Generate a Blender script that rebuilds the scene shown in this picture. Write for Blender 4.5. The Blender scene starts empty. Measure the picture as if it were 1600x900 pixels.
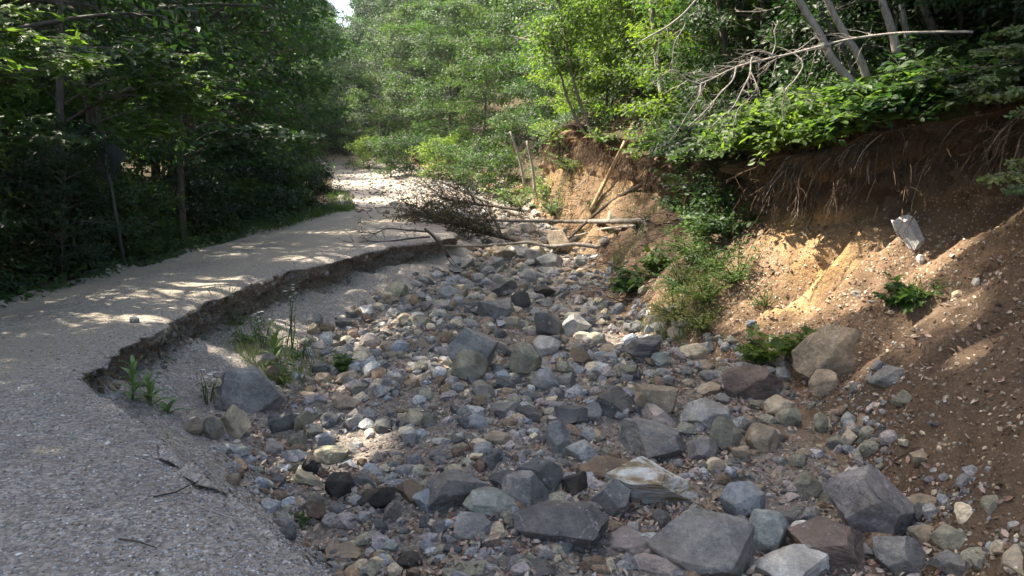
import bpy, math, random
import numpy as np
from mathutils import Vector, Matrix
from mathutils.bvhtree import BVHTree
R = math.radians
rnd = random.Random(11)
rng = np.random.default_rng(11)
scene = bpy.context.scene
C = scene.collection

# ------------------------------------------------------------------ camera
F = 800 / math.tan(R(33.5)); PITCH = math.atan(185 / F); EYE = Vector((0, 0, 1.6))
cd = bpy.data.cameras.new('camera'); cam = bpy.data.objects.new('camera', cd); C.objects.link(cam)
cam.location = EYE; cam.rotation_euler = (math.pi / 2 - PITCH, 0, 0)
cd.angle = R(67); cd.clip_start = .05; cd.clip_end = 2000; scene.camera = cam
# ------------------------------------------------------------------ light
SUN_EL, SUN_AZ = 54, 20            # elevation; degrees ahead of due left
L = Vector((-math.cos(R(SUN_EL)) * math.cos(R(SUN_AZ)), math.cos(R(SUN_EL)) * math.sin(R(SUN_AZ)), math.sin(R(SUN_EL))))
w = bpy.data.worlds.new('World'); scene.world = w; w.use_nodes = True
nt = w.node_tree; nt.nodes.clear()
sky = nt.nodes.new('ShaderNodeTexSky'); sky.sky_type = 'NISHITA'; sky.sun_disc = False
sky.sun_elevation = R(SUN_EL); sky.sun_rotation = math.atan2(L.x, L.y); sky.dust_density = 3.0; sky.air_density = .8; sky.ozone_density = .5
bg = nt.nodes.new('ShaderNodeBackground'); bg.inputs[1].default_value = .15
wo = nt.nodes.new('ShaderNodeOutputWorld'); nt.links.new(sky.outputs[0], bg.inputs[0]); nt.links.new(bg.outputs[0], wo.inputs[0])
sl = bpy.data.lights.new('sun', 'SUN'); sl.energy = 4.3; sl.angle = R(.55); sl.color = (1, .95, .88)
so = bpy.data.objects.new('sun', sl); C.objects.link(so); so.rotation_euler = L.to_track_quat('Z', 'Y').to_euler()
scene.view_settings.view_transform = 'Standard'; scene.view_settings.look = 'None'
scene.view_settings.exposure = 2.15; scene.view_settings.use_white_balance = True; scene.view_settings.white_balance_temperature = 7200; scene.view_settings.gamma = 1
scene.cycles.max_bounces = 7; scene.cycles.diffuse_bounces = 4; scene.cycles.transmission_bounces = 4
scene.cycles.glossy_bounces = 2; scene.cycles.transparent_max_bounces = 4
scene.cycles.sample_clamp_indirect = 6

# ------------------------------------------------------------------ helpers
def tag(o, label=None, cat=None, group=None, kind=None):
    if label: o['label'] = label
    if cat: o['category'] = cat
    if group: o['group'] = group
    if kind: o['kind'] = kind
    return o

def link(name, me, parent=None, mat=None):
    o = bpy.data.objects.new(name, me); C.objects.link(o)
    if mat and me is not None and not me.materials: me.materials.append(mat)
    if parent: o.parent = parent
    return o

def empty(name, loc=(0, 0, 0), rz=0):
    o = bpy.data.objects.new(name, None); C.objects.link(o); o.location = loc; o.rotation_euler = (0, 0, rz)
    o.empty_display_size = .1
    return o

def np_mesh(name, V, Fc, smooth=False, col=None):
    V = np.asarray(V, np.float32); Fc = np.asarray(Fc, np.int32); k = Fc.shape[1]
    me = bpy.data.meshes.new(name)
    me.vertices.add(len(V)); me.vertices.foreach_set('co', V.ravel())
    me.loops.add(Fc.size); me.loops.foreach_set('vertex_index', Fc.ravel())
    me.polygons.add(len(Fc)); me.polygons.foreach_set('loop_start', np.arange(0, Fc.size, k, dtype=np.int32))
    me.polygons.foreach_set('loop_total', np.full(len(Fc), k, np.int32))
    me.polygons.foreach_set('use_smooth', np.full(len(Fc), smooth, bool))
    me.update(calc_edges=True)
    if col is not None:
        a = me.color_attributes.new('tint', 'FLOAT_COLOR', 'POINT')
        c4 = np.ones((len(V), 4), np.float32); c4[:, :col.shape[1]] = col
        a.data.foreach_set('color', c4.ravel())
    return me

class MB:                          # mixed collector for tubes and small sheets
    def __init__(s): s.v = []; s.f = []
    def tube(s, pts, r0, r1, n=5, wob=0, cap=True):
        pts = [Vector(p) for p in pts]; m = len(pts); b0 = len(s.v)
        u = Vector((0, 0, 1))
        for i, p in enumerate(pts):
            d = (pts[min(i + 1, m - 1)] - pts[max(i - 1, 0)]).normalized()
            if abs(d.dot(u)) > .95: u = Vector((1, 0, 0)) if abs(d.x) < .9 else Vector((0, 1, 0))
            a = d.cross(u).normalized(); b = d.cross(a); u = -b if False else b.cross(d) if False else u
            t = i / max(1, m - 1); r = r0 + (r1 - r0) * t
            for k in range(n):
                rr = r * (1 + (rnd.uniform(-wob, wob) if wob else 0)); th = 2 * math.pi * k / n
                s.v.append(p + a * (rr * math.cos(th)) + b * (rr * math.sin(th)))
        for i in range(m - 1):
            for k in range(n):
                q = b0 + i * n; s.f.append((q + k, q + (k + 1) % n, q + n + (k + 1) % n, q + n + k))
        if cap:
            s.f.append(tuple(b0 + k for k in range(n))[::-1]); s.f.append(tuple(b0 + (m - 1) * n + k for k in range(n)))
    def poly(s, pts):
        b = len(s.v); s.v += [Vector(p) for p in pts]; s.f.append(tuple(range(b, b + len(pts))))
    def mesh(s, name, smooth=True):
        me = bpy.data.meshes.new(name); me.from_pydata([tuple(v) for v in s.v], [], s.f); me.update()
        if smooth: me.polygons.foreach_set('use_smooth', [True] * len(me.polygons))
        return me

_perm = np.random.default_rng(5).integers(0, 1 << 30, 4096)
def _h(ix, iy, iz):
    return (_perm[(ix + _perm[(iy + _perm[iz & 4095]) & 4095]) & 4095] & 65535) / 32767.5 - 1
def noise3(x, y, z=0.):
    x, y, z = np.broadcast_arrays(np.asarray(x, float), np.asarray(y, float), np.asarray(z, float))
    ix, iy, iz = (np.floor(a).astype(np.int64) for a in (x, y, z)); fx, fy, fz = x - ix, y - iy, z - iz
    fx, fy, fz = (a * a * (3 - 2 * a) for a in (fx, fy, fz)); o = 0
    for dx in (0, 1):
        for dy in (0, 1):
            for dz in (0, 1):
                o = o + _h(ix + dx, iy + dy, iz + dz) * (fx if dx else 1 - fx) * (fy if dy else 1 - fy) * (fz if dz else 1 - fz)
    return o
def fbm(x, y, z=0., o=4):
    s, a, f = 0, 1., 1.
    for i in range(o): s = s + a * noise3(np.asarray(x) * f + 17.3 * i, np.asarray(y) * f, np.asarray(z) * f); a *= .5; f *= 2.03
    return s
def sstep(a, b, x):
    t = np.clip((x - a) / (b - a), 0, 1); return t * t * (3 - 2 * t)

def ray(px, py):
    u = (450 - py) / F; x = (px - 800) / F
    return Vector((x, math.cos(PITCH) + math.sin(PITCH) * u, -math.sin(PITCH) + math.cos(PITCH) * u))
def aty(px, py, y):
    d = ray(px, py); return EYE + d * (y / d.y)
def project(P):
    P = np.asarray(P, float) - np.array(EYE)
    fwd = P[:, 1] * math.cos(PITCH) - P[:, 2] * math.sin(PITCH); up = P[:, 1] * math.sin(PITCH) + P[:, 2] * math.cos(PITCH)
    return 800 + F * P[:, 0] / fwd, 450 - F * up / fwd

# ------------------------------------------------------------------ materials
def mat(name):
    m = bpy.data.materials.new(name); m.use_nodes = True; t = m.node_tree; t.nodes.clear(); return m, t
class NG:
    def __init__(s, t): s.t = t
    def n(s, ty, **kw):
        nd = s.t.nodes.new('ShaderNode' + ty)
        for k, v in kw.items(): setattr(nd, k, v)
        return nd
    def l(s, a, b): s.t.links.new(a, b)
    def noise(s, vec, scale, detail=4, rough=.55, dist=0):
        n = s.n('TexNoise'); n.inputs['Scale'].default_value = scale; n.inputs['Detail'].default_value = detail
        n.inputs['Roughness'].default_value = rough; n.inputs['Distortion'].default_value = dist
        if vec is not None: s.l(vec, n.inputs['Vector'])
        return n
    def vor(s, vec, scale, feature='F1'):
        n = s.n('TexVoronoi', feature=feature); n.inputs['Scale'].default_value = scale
        if vec is not None: s.l(vec, n.inputs['Vector'])
        return n
    def ramp(s, fac, stops, interp='LINEAR'):
        n = s.n('ValToRGB'); e = n.color_ramp.elements; n.color_ramp.interpolation = interp
        while len(e) > len(stops): e.remove(e[-1])
        while len(e) < len(stops): e.new(.5)
        for q, (p, c) in zip(e, stops): q.position = p; q.color = (*c, 1) if len(c) == 3 else c
        s.l(fac, n.inputs[0]); return n.outputs[0]
    def mix(s, fac, a, b, mode='MIX'):
        n = s.n('Mix', data_type='RGBA', blend_type=mode)
        for sock, v in ((n.inputs[0], fac), (n.inputs[6], a), (n.inputs[7], b)):
            if isinstance(v, (int, float)): sock.default_value = v
            elif isinstance(v, tuple): sock.default_value = (*v, 1)
            else: s.l(v, sock)
        return n.outputs[2]
    def math(s, op, a, b=0., c=0.):
        n = s.n('Math', operation=op)
        for i, v in enumerate((a, b, c)):
            if isinstance(v, (int, float)): n.inputs[i].default_value = v
            else: s.l(v, n.inputs[i])
        return n.outputs[0]
    def bump(s, h, dist, strength=1., nrm=None):
        n = s.n('Bump'); n.inputs['Distance'].default_value = dist; n.inputs['Strength'].default_value = strength
        s.l(h, n.inputs['Height'])
        if nrm is not None: s.l(nrm, n.inputs['Normal'])
        return n.outputs[0]
    def out(s, col, rough=.9, nrm=None, spec=.25):
        b = s.n('BsdfPrincipled'); b.inputs['Specular IOR Level'].default_value = spec
        if isinstance(col, tuple): b.inputs['Base Color'].default_value = (*col, 1)
        else: s.l(col, b.inputs['Base Color'])
        if isinstance(rough, (int, float)): b.inputs['Roughness'].default_value = rough
        else: s.l(rough, b.inputs['Roughness'])
        if nrm is not None: s.l(nrm, b.inputs['Normal'])
        o = s.n('OutputMaterial'); s.l(b.outputs[0], o.inputs[0]); return b

def ground_material():
    m, t = mat('ground_soil_and_gravel'); g = NG(t)
    pos = g.n('NewGeometry').outputs['Position']
    at = g.n('Attribute'); at.attribute_name = 'mask'; sp = g.n('SeparateColor'); g.l(at.outputs['Color'], sp.inputs[0])
    sand, earth, forest = sp.outputs[0], sp.outputs[1], sp.outputs[2]
    at2 = g.n('Attribute'); at2.attribute_name = 'mask2'; sp2 = g.n('SeparateColor'); g.l(at2.outputs['Color'], sp2.inputs[0])
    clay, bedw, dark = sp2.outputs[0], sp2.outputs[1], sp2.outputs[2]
    v1 = g.vor(pos, 55); v2 = g.vor(pos, 24); n1 = g.noise(pos, 2.2, 6); n2 = g.noise(pos, 14, 5); n3 = g.noise(pos, .7, 4)
    nf = g.noise(pos, 130, 3, .7)
    sp3 = g.n('SeparateColor'); g.l(v1.outputs['Color'], sp3.inputs[0])
    sp4 = g.n('SeparateColor'); g.l(v2.outputs['Color'], sp4.inputs[0])
    peb = g.ramp(sp3.outputs[0], [(0, (.13, .12, .105)), (.35, (.25, .23, .2)), (.6, (.34, .31, .27)), (.85, (.44, .41, .37)), (1, (.6, .57, .52))])
    pebb = g.ramp(sp4.outputs[0], [(0, (.15, .13, .115)), (.5, (.28, .24, .21)), (.85, (.36, .29, .23)), (1, (.5, .45, .4))])
    gravel = g.mix(.35, peb, pebb)
    gravel = g.mix(g.ramp(n1.outputs[0], [(.4, (0, 0, 0)), (.7, (.55,) * 3)]), gravel, (.22, .19, .16))
    sandc = g.mix(g.ramp(n2.outputs[0], [(.3, (0,) * 3), (.7, (1,) * 3)]), (.42, .355, .27), (.31, .268, .21))
    sandc = g.mix(g.math('MULTIPLY', sp3.outputs[1], .35), sandc, peb)
    c = g.mix(g.math('MULTIPLY', sand, g.ramp(n2.outputs[0], [(.25, (.55,) * 3), (.6, (1,) * 3)])), gravel, sandc)
    bed = g.mix(g.ramp(n2.outputs[0], [(.35, (0,) * 3), (.65, (1,) * 3)]), (.085, .07, .055), g.mix(.5, pebb, (.12, .095, .075)))
    bed = g.mix(g.math('MULTIPLY', sp3.outputs[2], .5), bed, peb)
    c = g.mix(g.math('MULTIPLY', bedw, .9), c, bed)
    er = g.mix(g.ramp(n1.outputs[0], [(.35, (0,) * 3), (.65, (1,) * 3)]), (.135, .09, .058), (.205, .137, .086))
    er = g.mix(g.ramp(nf.outputs[0], [(.45, (0,) * 3), (.72, (.6,) * 3)]), er, (.12, .075, .045))
    er = g.mix(g.ramp(sp3.outputs[1], [(.93, (0,) * 3), (.95, (.8,) * 3)]), er, (.42, .36, .28))
    c = g.mix(earth, c, er)
    cl = g.mix(g.ramp(n2.outputs[0], [(.4, (0,) * 3), (.62, (1,) * 3)]), (.47, .31, .14), (.36, .215, .10))
    c = g.mix(clay, c, cl)
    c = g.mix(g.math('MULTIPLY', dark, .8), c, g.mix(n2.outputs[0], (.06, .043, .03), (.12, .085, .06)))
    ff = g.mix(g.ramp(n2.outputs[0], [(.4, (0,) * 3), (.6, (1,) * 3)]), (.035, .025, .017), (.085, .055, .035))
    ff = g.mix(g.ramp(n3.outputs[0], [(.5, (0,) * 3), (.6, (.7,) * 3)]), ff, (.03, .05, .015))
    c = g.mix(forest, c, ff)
    h1 = g.math('MULTIPLY', v1.outputs['Distance'], -1); h2 = g.math('MULTIPLY', v2.outputs['Distance'], -1)
    b = g.bump(h2, .012, .7); b = g.bump(h1, .008, .8, b); b = g.bump(n2.outputs[0], .03, .6, b); b = g.bump(nf.outputs[0], .006, .8, b)
    g.out(c, .95, b, .15); return m

def tint_material(name, rough=.85, bumpsc=60, dist=.004, spec=.25, var=.25):
    m, t = mat(name); g = NG(t); pos = g.n('NewGeometry').outputs['Position']
    a = g.n('Attribute'); a.attribute_name = 'tint'
    n = g.noise(pos, bumpsc, 4)
    c = g.mix(1, a.outputs['Color'], g.ramp(n.outputs[0], [(.3, (1 - var,) * 3), (.7, (1 + var * .6,) * 3)]), 'MULTIPLY')
    g.out(c, rough, g.bump(n.outputs[0], dist, .6), spec); return m

def rock_material(name, kind):
    m, t = mat(name); g = NG(t); pos = g.n('NewGeometry').outputs['Position']
    oi = g.n('ObjectInfo'); col = oi.outputs['Color']
    off = g.n('VectorMath', operation='ADD'); g.l(pos, off.inputs[0])
    rr = g.n('CombineXYZ'); g.l(g.math('MULTIPLY', oi.outputs['Random'], 50), rr.inputs[0]); g.l(g.math('MULTIPLY', oi.outputs['Random'], 31), rr.inputs[2]); g.l(rr.outputs[0], off.inputs[1])
    P = off.outputs[0]
    n1 = g.noise(P, 5, 6, .6); n2 = g.noise(P, 28, 6, .65); n3 = g.noise(P, 150, 3, .7); n4 = g.noise(P, 2.2, 3, .5, .4)
    c = g.mix(1, col, g.ramp(n1.outputs[0], [(.25, (.5, .5, .51)), (.5, (.95, .95, .93)), (.72, (1.55, 1.48, 1.38))]), 'MULTIPLY')
    c = g.mix(1, c, g.ramp(n2.outputs[0], [(.3, (.72,) * 3), (.5, (1,) * 3), (.72, (1.3,) * 3)]), 'MULTIPLY')
    c = g.mix(1, c, g.ramp(n3.outputs[0], [(.3, (.75,) * 3), (.7, (1.25,) * 3)]), 'MULTIPLY')
    # warm weathering stains and pale lichen crusts
    c = g.mix(g.ramp(n4.outputs[0], [(.5, (0,) * 3), (.72, (.45,) * 3)]), c, (.25, .19, .13))
    c = g.mix(g.ramp(g.noise(P, 11, 5, .75).outputs[0], [(.60, (0,) * 3), (.66, (.5,) * 3)]), c, (.42, .42, .39))
    hh = n2.outputs[0]
    if kind == 'veined':
        for dr, k in (((.8, .3, .5), 9.), ((-.4, .9, .35), 6.)):
            dp = g.n('VectorMath', operation='DOT_PRODUCT'); g.l(P, dp.inputs[0]); dp.inputs[1].default_value = dr
            v = g.math('ABSOLUTE', g.math('SINE', g.math('ADD', g.math('MULTIPLY', dp.outputs['Value'], k), g.math('MULTIPLY', n1.outputs[0], 2.2))))
            c = g.mix(g.math('MULTIPLY', g.ramp(v, [(0, (.7,) * 3), (.02, (.4,) * 3), (.05, (0,) * 3)]), g.ramp(n2.outputs[0], [(.42, (0,) * 3), (.55, (1,) * 3)])), c, (.46, .45, .42))
    if kind in ('banded', 'striped'):
        mp = g.n('Mapping'); mp.inputs['Rotation'].default_value = (R(10), R(-22) if kind == 'striped' else R(22), 0); g.l(pos, mp.inputs[0])
        mp.inputs['Scale'].default_value = (.12, .3, 1)
        nb = g.noise(mp.outputs[0], 22, 6, .7, .3)
        if kind == 'banded':
            c = g.ramp(nb.outputs[0], [(.3, (.10, .075, .045)), (.42, (.26, .2, .12)), (.5, (.45, .43, .38)), (.62, (.62, .64, .64)), (.75, (.40, .38, .31))])
        else:
            c = g.ramp(nb.outputs[0], [(.3, (.035, .033, .03)), (.5, (.11, .105, .1)), (.7, (.24, .225, .21))])
        hh = nb.outputs[0]
    vv = g.vor(P, 7.5, 'DISTANCE_TO_EDGE'); crack = g.ramp(vv.outputs['Distance'], [(0, (0,) * 3), (.02, (1,) * 3)])
    b = g.bump(n1.outputs[0], .07, .45); b = g.bump(hh, .022, .9, b); b = g.bump(crack, .003, .3, b); b = g.bump(n3.outputs[0], .006, .9, b)
    g.out(c, g.ramp(n2.outputs[0], [(.3, (.62,) * 3), (.7, (.9,) * 3)]), b, .35); return m

def bark_material(name, a, b, stretch=.15, scale=30, white=False):
    m, t = mat(name); g = NG(t); tc = g.n('TexCoord'); mp = g.n('Mapping'); g.l(tc.outputs['Object'], mp.inputs[0])
    mp.inputs['Scale'].default_value = (1, 1, stretch)
    n = g.noise(mp.outputs[0], scale, 6, .65); n2 = g.noise(tc.outputs['Object'], 3, 4)
    c = g.ramp(n.outputs[0], [(.3, a), (.7, b)])
    c = g.mix(g.ramp(n2.outputs[0], [(.5, (0,) * 3), (.65, (.5,) * 3)]), c, tuple(x * .55 for x in b))
    g.out(c, .9, g.bump(n.outputs[0], .02, .8), .2); return m

def leaf_material(name, cols, trans, tw=.42, rough=.5):
    """cols: list of base colours spread over leaves; trans: colour of light coming through"""
    m, t = mat(name); g = NG(t); ge = g.n('NewGeometry'); oi = g.n('ObjectInfo')
    r = ge.outputs['Random Per Island']
    c = g.ramp(r, [(i / (len(cols) - 1), q) for i, q in enumerate(cols)])
    n = g.noise(ge.outputs['Position'], .8, 2)
    k = g.ramp(n.outputs[0], [(.3, (.75, .8, .8)), (.7, (1.25, 1.15, 1.0))])
    k2 = g.ramp(oi.outputs['Random'], [(0, (.72, .85, .9)), (.5, (1, 1, 1)), (1, (1.25, 1.1, .85))])
    c = g.mix(1, g.mix(1, c, k, 'MULTIPLY'), k2, 'MULTIPLY')
    tr = g.mix(1, g.mix(1, trans, k, 'MULTIPLY'), k2, 'MULTIPLY')
    b = g.n('BsdfPrincipled'); g.l(c, b.inputs['Base Color']); b.inputs['Roughness'].default_value = rough; b.inputs['Specular IOR Level'].default_value = .35
    tl = g.n('BsdfTranslucent'); g.l(tr, tl.inputs[0]); mx = g.n('MixShader'); mx.inputs[0].default_value = tw
    g.l(b.outputs[0], mx.inputs[1]); g.l(tl.outputs[0], mx.inputs[2]); o = g.n('OutputMaterial'); g.l(mx.outputs[0], o.inputs[0]); return m

def plain(name, col, rough=.8, spec=.2, sc=40, amt=.3):
    m, t = mat(name); g = NG(t); tc = g.n('TexCoord'); n = g.noise(tc.outputs['Object'], sc, 4)
    c = g.mix(1, col, g.ramp(n.outputs[0], [(.3, (1 - amt,) * 3), (.7, (1 + amt,) * 3)]), 'MULTIPLY')
    g.out(c, rough, g.bump(n.outputs[0], .003, .5), spec); return m

M_ground = ground_material()
M_pebble = tint_material('loose_gravel'); M_stone = tint_material('stream_stone', .8, 45, .012, .3, .5)
M_litter = tint_material('dry_leaves', .8, 90, .002, .2, .2)
M_rock = rock_material('weathered_rock', 'plain'); M_vein = rock_material('veined_rock', 'veined')
M_band = rock_material('banded_rock', 'banded'); M_stripe = rock_material('striped_rock', 'striped')
M_bark = bark_material('grey_brown_bark', (.05, .042, .034), (.17, .15, .13))
M_pale = bark_material('pale_grey_bark', (.16, .14, .115), (.38, .35, .30))
M_log = bark_material('mottled_grey_log_bark', (.07, .06, .05), (.30, .275, .24), .3, 16)
M_dead = bark_material('bleached_dead_wood', (.22, .19, .16), (.48, .44, .39), .1, 40)
M_darkw = bark_material('dark_weathered_wood', (.035, .027, .022), (.11, .09, .075))
M_root = bark_material('brown_roots', (.045, .03, .02), (.17, .115, .075), .1, 60)
M_tan = bark_material('peeled_tan_wood', (.22, .15, .09), (.42, .32, .2), .1, 40)
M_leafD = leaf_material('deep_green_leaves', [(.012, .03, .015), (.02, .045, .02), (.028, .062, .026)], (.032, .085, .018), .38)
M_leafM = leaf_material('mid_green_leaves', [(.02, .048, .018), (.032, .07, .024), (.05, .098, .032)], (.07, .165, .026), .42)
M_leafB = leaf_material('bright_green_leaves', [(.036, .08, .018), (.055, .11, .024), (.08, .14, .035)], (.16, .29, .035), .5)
M_leafG = leaf_material('grey_green_leaves', [(.035, .062, .034), (.052, .085, .045), (.07, .11, .06)], (.085, .16, .055), .36)
M_herb = leaf_material('weed_leaves', [(.04, .085, .024), (.062, .12, .03), (.1, .155, .05)], (.13, .24, .045), .45)
M_weed = leaf_material('pale_weeds', [(.10, .14, .05), (.14, .18, .07), (.2, .23, .12)], (.2, .28, .09), .35)
M_needle = leaf_material('hemlock_needles', [(.05, .09, .03), (.08, .13, .04), (.12, .17, .06)], (.14, .22, .05), .3)
M_mull = leaf_material('woolly_pale_green_leaf', [(.14, .22, .09), (.16, .25, .10), (.19, .29, .12)], (.18, .3, .07), .3)
M_brownleaf = leaf_material('withered_brown_leaves', [(.04, .04, .02), (.06, .06, .028), (.045, .07, .028)], (.12, .10, .03), .3)
M_petal = plain('white_petals', (.75, .75, .72), .6, .2)
M_signback = plain('dull_aluminium_sign_back', (.05, .058, .056), .6, .4, 6, .15); M_post = plain('galvanised_steel_post', (.045, .05, .052), .5, .5, 30, .2)

# ------------------------------------------------------------------ terrain loft
def T(y, *pairs):
    a = np.array(pairs, float); 
    s = 0
    for d in (-.35, -.17, 0, .17, .35): s = s + np.interp(y + d * np.clip(y * .12, .3, 2.5), a[:, 0], a[:, 1])
    return s / 5
ys = np.concatenate([np.arange(-5, 1.5, .25), np.arange(1.5, 13, .055), np.arange(13, 34, .14), np.arange(34, 60, .6), np.arange(60, 240, 4.)])
zr = T(ys, (-5, 0), (30, 0), (34, -.28), (38, -.33), (45, .25), (60, 1.3), (80, 2.8), (100, 6), (130, 13), (240, 44))
x_le = T(ys, (-5, -6), (9, -6.05), (16, -6.35), (30, -6.8), (38, -8), (45, -9.8), (60, -13.5), (80, -20), (240, -60))
x_lip = T(ys, (-5, 2.2), (0, 1.4), (2, .1), (2.87, -.59), (3.67, -1.28), (4.4, -1.94), (5.03, -2.46), (5.84, -3.3), (6.5, -3.5), (8.2, -3.72), (9.9, -3.84), (11.4, -3.81), (13.6, -3.4), (16.25, -2.7), (18.2, -1.7), (19.4, -1.1), (20.6, -1.7), (24.5, -2.1), (28, -2.8), (33, -4), (38, -4.5), (45, -5.5), (60, -9.5), (80, -15), (240, -45))
x_ap = T(ys, (-5, 3), (0, 2.2), (2, .9), (3.4, -.2), (4.6, -1.15), (5.6, -1.75), (6.6, -2.25), (7.5, -2.4), (9.7, -2.5), (12.3, -2.45), (14, -1.85), (16.6, -1.35), (18.8, -.75), (22, -.9), (28, -1.6), (33, -3), (38, -3.6), (45, -4.4), (60, -8.5), (80, -14), (240, -43))
x_toe = T(ys, (-5, 4.6), (0, 3.2), (3, 2.35), (4.3, 2.5), (5.3, 2.75), (6.6, 3.0), (8.5, 3.2), (9.2, 2.95), (10.4, 2.5), (11.3, 1.95), (14, 1.9), (19, 1.85), (25, 1.6), (29, 1.2), (33, .5), (40, -.5), (45, -1.6), (60, -6), (80, -12), (240, -41))
bed_d = T(ys, (-5, -1.0), (4, -.95), (9, -.88), (14, -.76), (20, -.55), (27, -.25), (33, .05), (45, .1), (240, .2))
cut_n = .30 * noise3(ys * 1.9, 5.5)
cut_h = (1 + cut_n) * T(ys, (-5, .08), (4.2, .07), (5.5, .16), (6.4, .3), (10, .48), (17, .48), (20, .36), (24, .16), (32, .05), (240, .05))
bw = T(ys, (-5, 2.5), (8, 2.4), (10, 2.1), (13, 1.9), (16, 1.85), (22, 1.3), (26, .45), (30, .4), (34, 1.2), (60, 2), (240, 2))
bh = T(ys, (-5, 2.4), (8, 2.3), (9.5, 1.95), (11, 1.6), (16, 1.5), (22, 1.7), (26, 1.9), (31, 1.6), (34, .6), (60, .6), (240, .6))
oh = T(ys, (-5, .9), (8, .9), (9.5, 1.0), (12, 1.0), (16, 1.0), (22, 1.1), (26, 1.35), (31, .9), (34, .15), (240, .1))
zb = zr + bed_d
x_lip = x_lip + np.where(ys < 34, 1, 0) * (.08 * noise3(ys * 1.5, 3.1) + .045 * noise3(ys * 4.1, 8.1) + .035 * noise3(ys * 11, 2.1)) * sstep(4.5, 6.5, ys)
x_toe = x_toe + .12 * noise3(ys * .8, 1.7)
seg = []          # (x0,z0,x1,z1,n,power,region)
cols_x = []; cols_z = []; cols_r = []; cols_t = []
def addseg(x0, z0, x1, z1, n, reg, pw=1., last=False):
    for i in range(n + (1 if last else 0)):
        t = (i / n) ** pw if pw > 0 else 1 - (1 - i / n) ** (-pw)
        cols_x.append(x0 + (x1 - x0) * t); cols_z.append(z0 + (z1 - z0) * t); cols_r.append(reg); cols_t.append(t)
big = np.full_like(ys, 1.)
addseg(x_le - 90, zr + 22, x_le - 12, zr + 1.6, 12, 0, -1.6)
addseg(x_le - 12, zr + 1.6, x_le - .9, zr - .12, 34, 0, -1.4)
addseg(x_le - .9, zr - .12, x_le, zr, 14, 0)
addseg(x_le, zr, x_lip, zr, 90, 1)
addseg(x_lip, zr, x_lip - .06 - .25 * cut_h, zr - cut_h, 14, 2)
x_cb = x_lip - .06 - .25 * cut_h
addseg(x_cb, zr - cut_h, x_ap, zb + .02, 44, 3)
addseg(x_ap, zb, x_toe, zb + .04, 96, 4)
xs = x_toe + bw; zs = zb + bh
addseg(x_toe, zb + .04, xs, zs, 66, 5)
ov = T(ys, (-5, -.42), (9.2, -.42), (10.6, -.3), (13, -.22), (16, -.1), (24, .05), (26, -.1), (31, 0), (240, .1))
addseg(xs, zs, xs + .12, zs + oh * .62, 16, 6)
addseg(xs + .12, zs + oh * .62, xs + ov, zs + oh, 18, 6)
xl = xs + ov; zl = zs + oh
addseg(xl, zl, xl - .10, zl + .18, 5, 7)
addseg(xl - .10, zl + .18, xl + 6, zl + 2.8, 34, 7)
addseg(xl + 6, zl + 2.8, xl + 26, zl + 13, 22, 7)
addseg(xl + 26, zl + 13, xl + 110, zl + 48, 12, 7, 1.3, True)
X = np.array(cols_x).T; Z = np.array(cols_z).T; nr, nc = X.shape
REG = np.array(cols_r); TT = np.array(cols_t)
Y = np.repeat(ys[:, None], nc, 1)
near = (1 - sstep(34, 60, Y))
rg = REG[None, :]
m_ = lambda *k: np.isin(rg, k).astype(float) * np.ones_like(X)
# relief
tb = np.sin(np.pi * np.clip(TT, 0, 1))[None, :]
n_a = fbm(X * .9, Y * .9, 0, 4); n_b = fbm(X * 3.5, Y * 3.5, 2.2, 4); n_c = fbm(X * 11, Y * 11, 5.5, 3)
Z += m_(4) * (.07 * n_a + .05 * n_b + .012 * n_c) * near
Z += m_(3) * tb * (.10 * n_a + .05 * n_b + .015 * n_c) * near
Z += m_(1) * (.018 * n_a + .006 * n_b) * near
Z += m_(1) * near * (-.025 * np.exp(-((X + 4.45) / .3) ** 2) - .025 * np.exp(-((X + 5.9) / .28) ** 2)) * sstep(0, 3, Y)
_dl = x_lip[:, None] - X
Z -= m_(1) * near * (.07 * np.exp(-np.clip(_dl, 0, 9) / .10) * sstep(4.5, 6.5, Y) + .10 * np.exp(-np.clip(_dl, 0, 9) / .45) * sstep(6.5, 4.5, Y)) * (1 + .5 * n_b)
Z -= m_(2) * near * ((.07 * sstep(4.5, 6.5, Y) + .10 * sstep(6.5, 4.5, Y)) * (1 + .5 * n_b)) * (1 - TT)[None, :]
# uneven cut face and slope surface pushed sideways
X += m_(2) * tb * (.16 * fbm(Y * 3, Z * 6, 1., 4) + .06 * fbm(Y * 14, Z * 14, 4., 2) - .10) * near
rill = 1 - 2.2 * np.abs(fbm(Y * 1.9, X * .6 + 3, 7., 4))
Z += m_(5) * np.minimum(1, tb * 1.6) * (.20 * n_a + .16 * rill + .05 * n_b + .02 * n_c) * near
X += m_(6) * (.26 * fbm(Y * 1.6, Z * 1.2, 3., 4) + .17 * fbm(Y * 4, Z * 5, 6., 5)) * tb ** .6 * near
lipn = .22 * fbm(ys * .9, 9.3, 0, 4)[:, None]
X += m_(6) * lipn * near * (TT ** 2)[None, :]
Z += m_(6) * (TT ** 2)[None, :] * .3 * (.14 * n_a + .06 * n_b)
X += m_(7) * lipn * near * np.clip(1.4 - np.abs(X - xl[:, None]) / 3, 0, 1)
Z += m_(7) * (.14 * n_a + .06 * n_b) * np.clip(np.abs(X - xl[:, None]) / .3, .3, 1)
Z += m_(0) * (.14 * n_a + .05 * n_b)
Z += m_(0, 7) * (1 - near) * 1.5 * fbm(X * .06, Y * .06, 0, 3)
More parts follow.
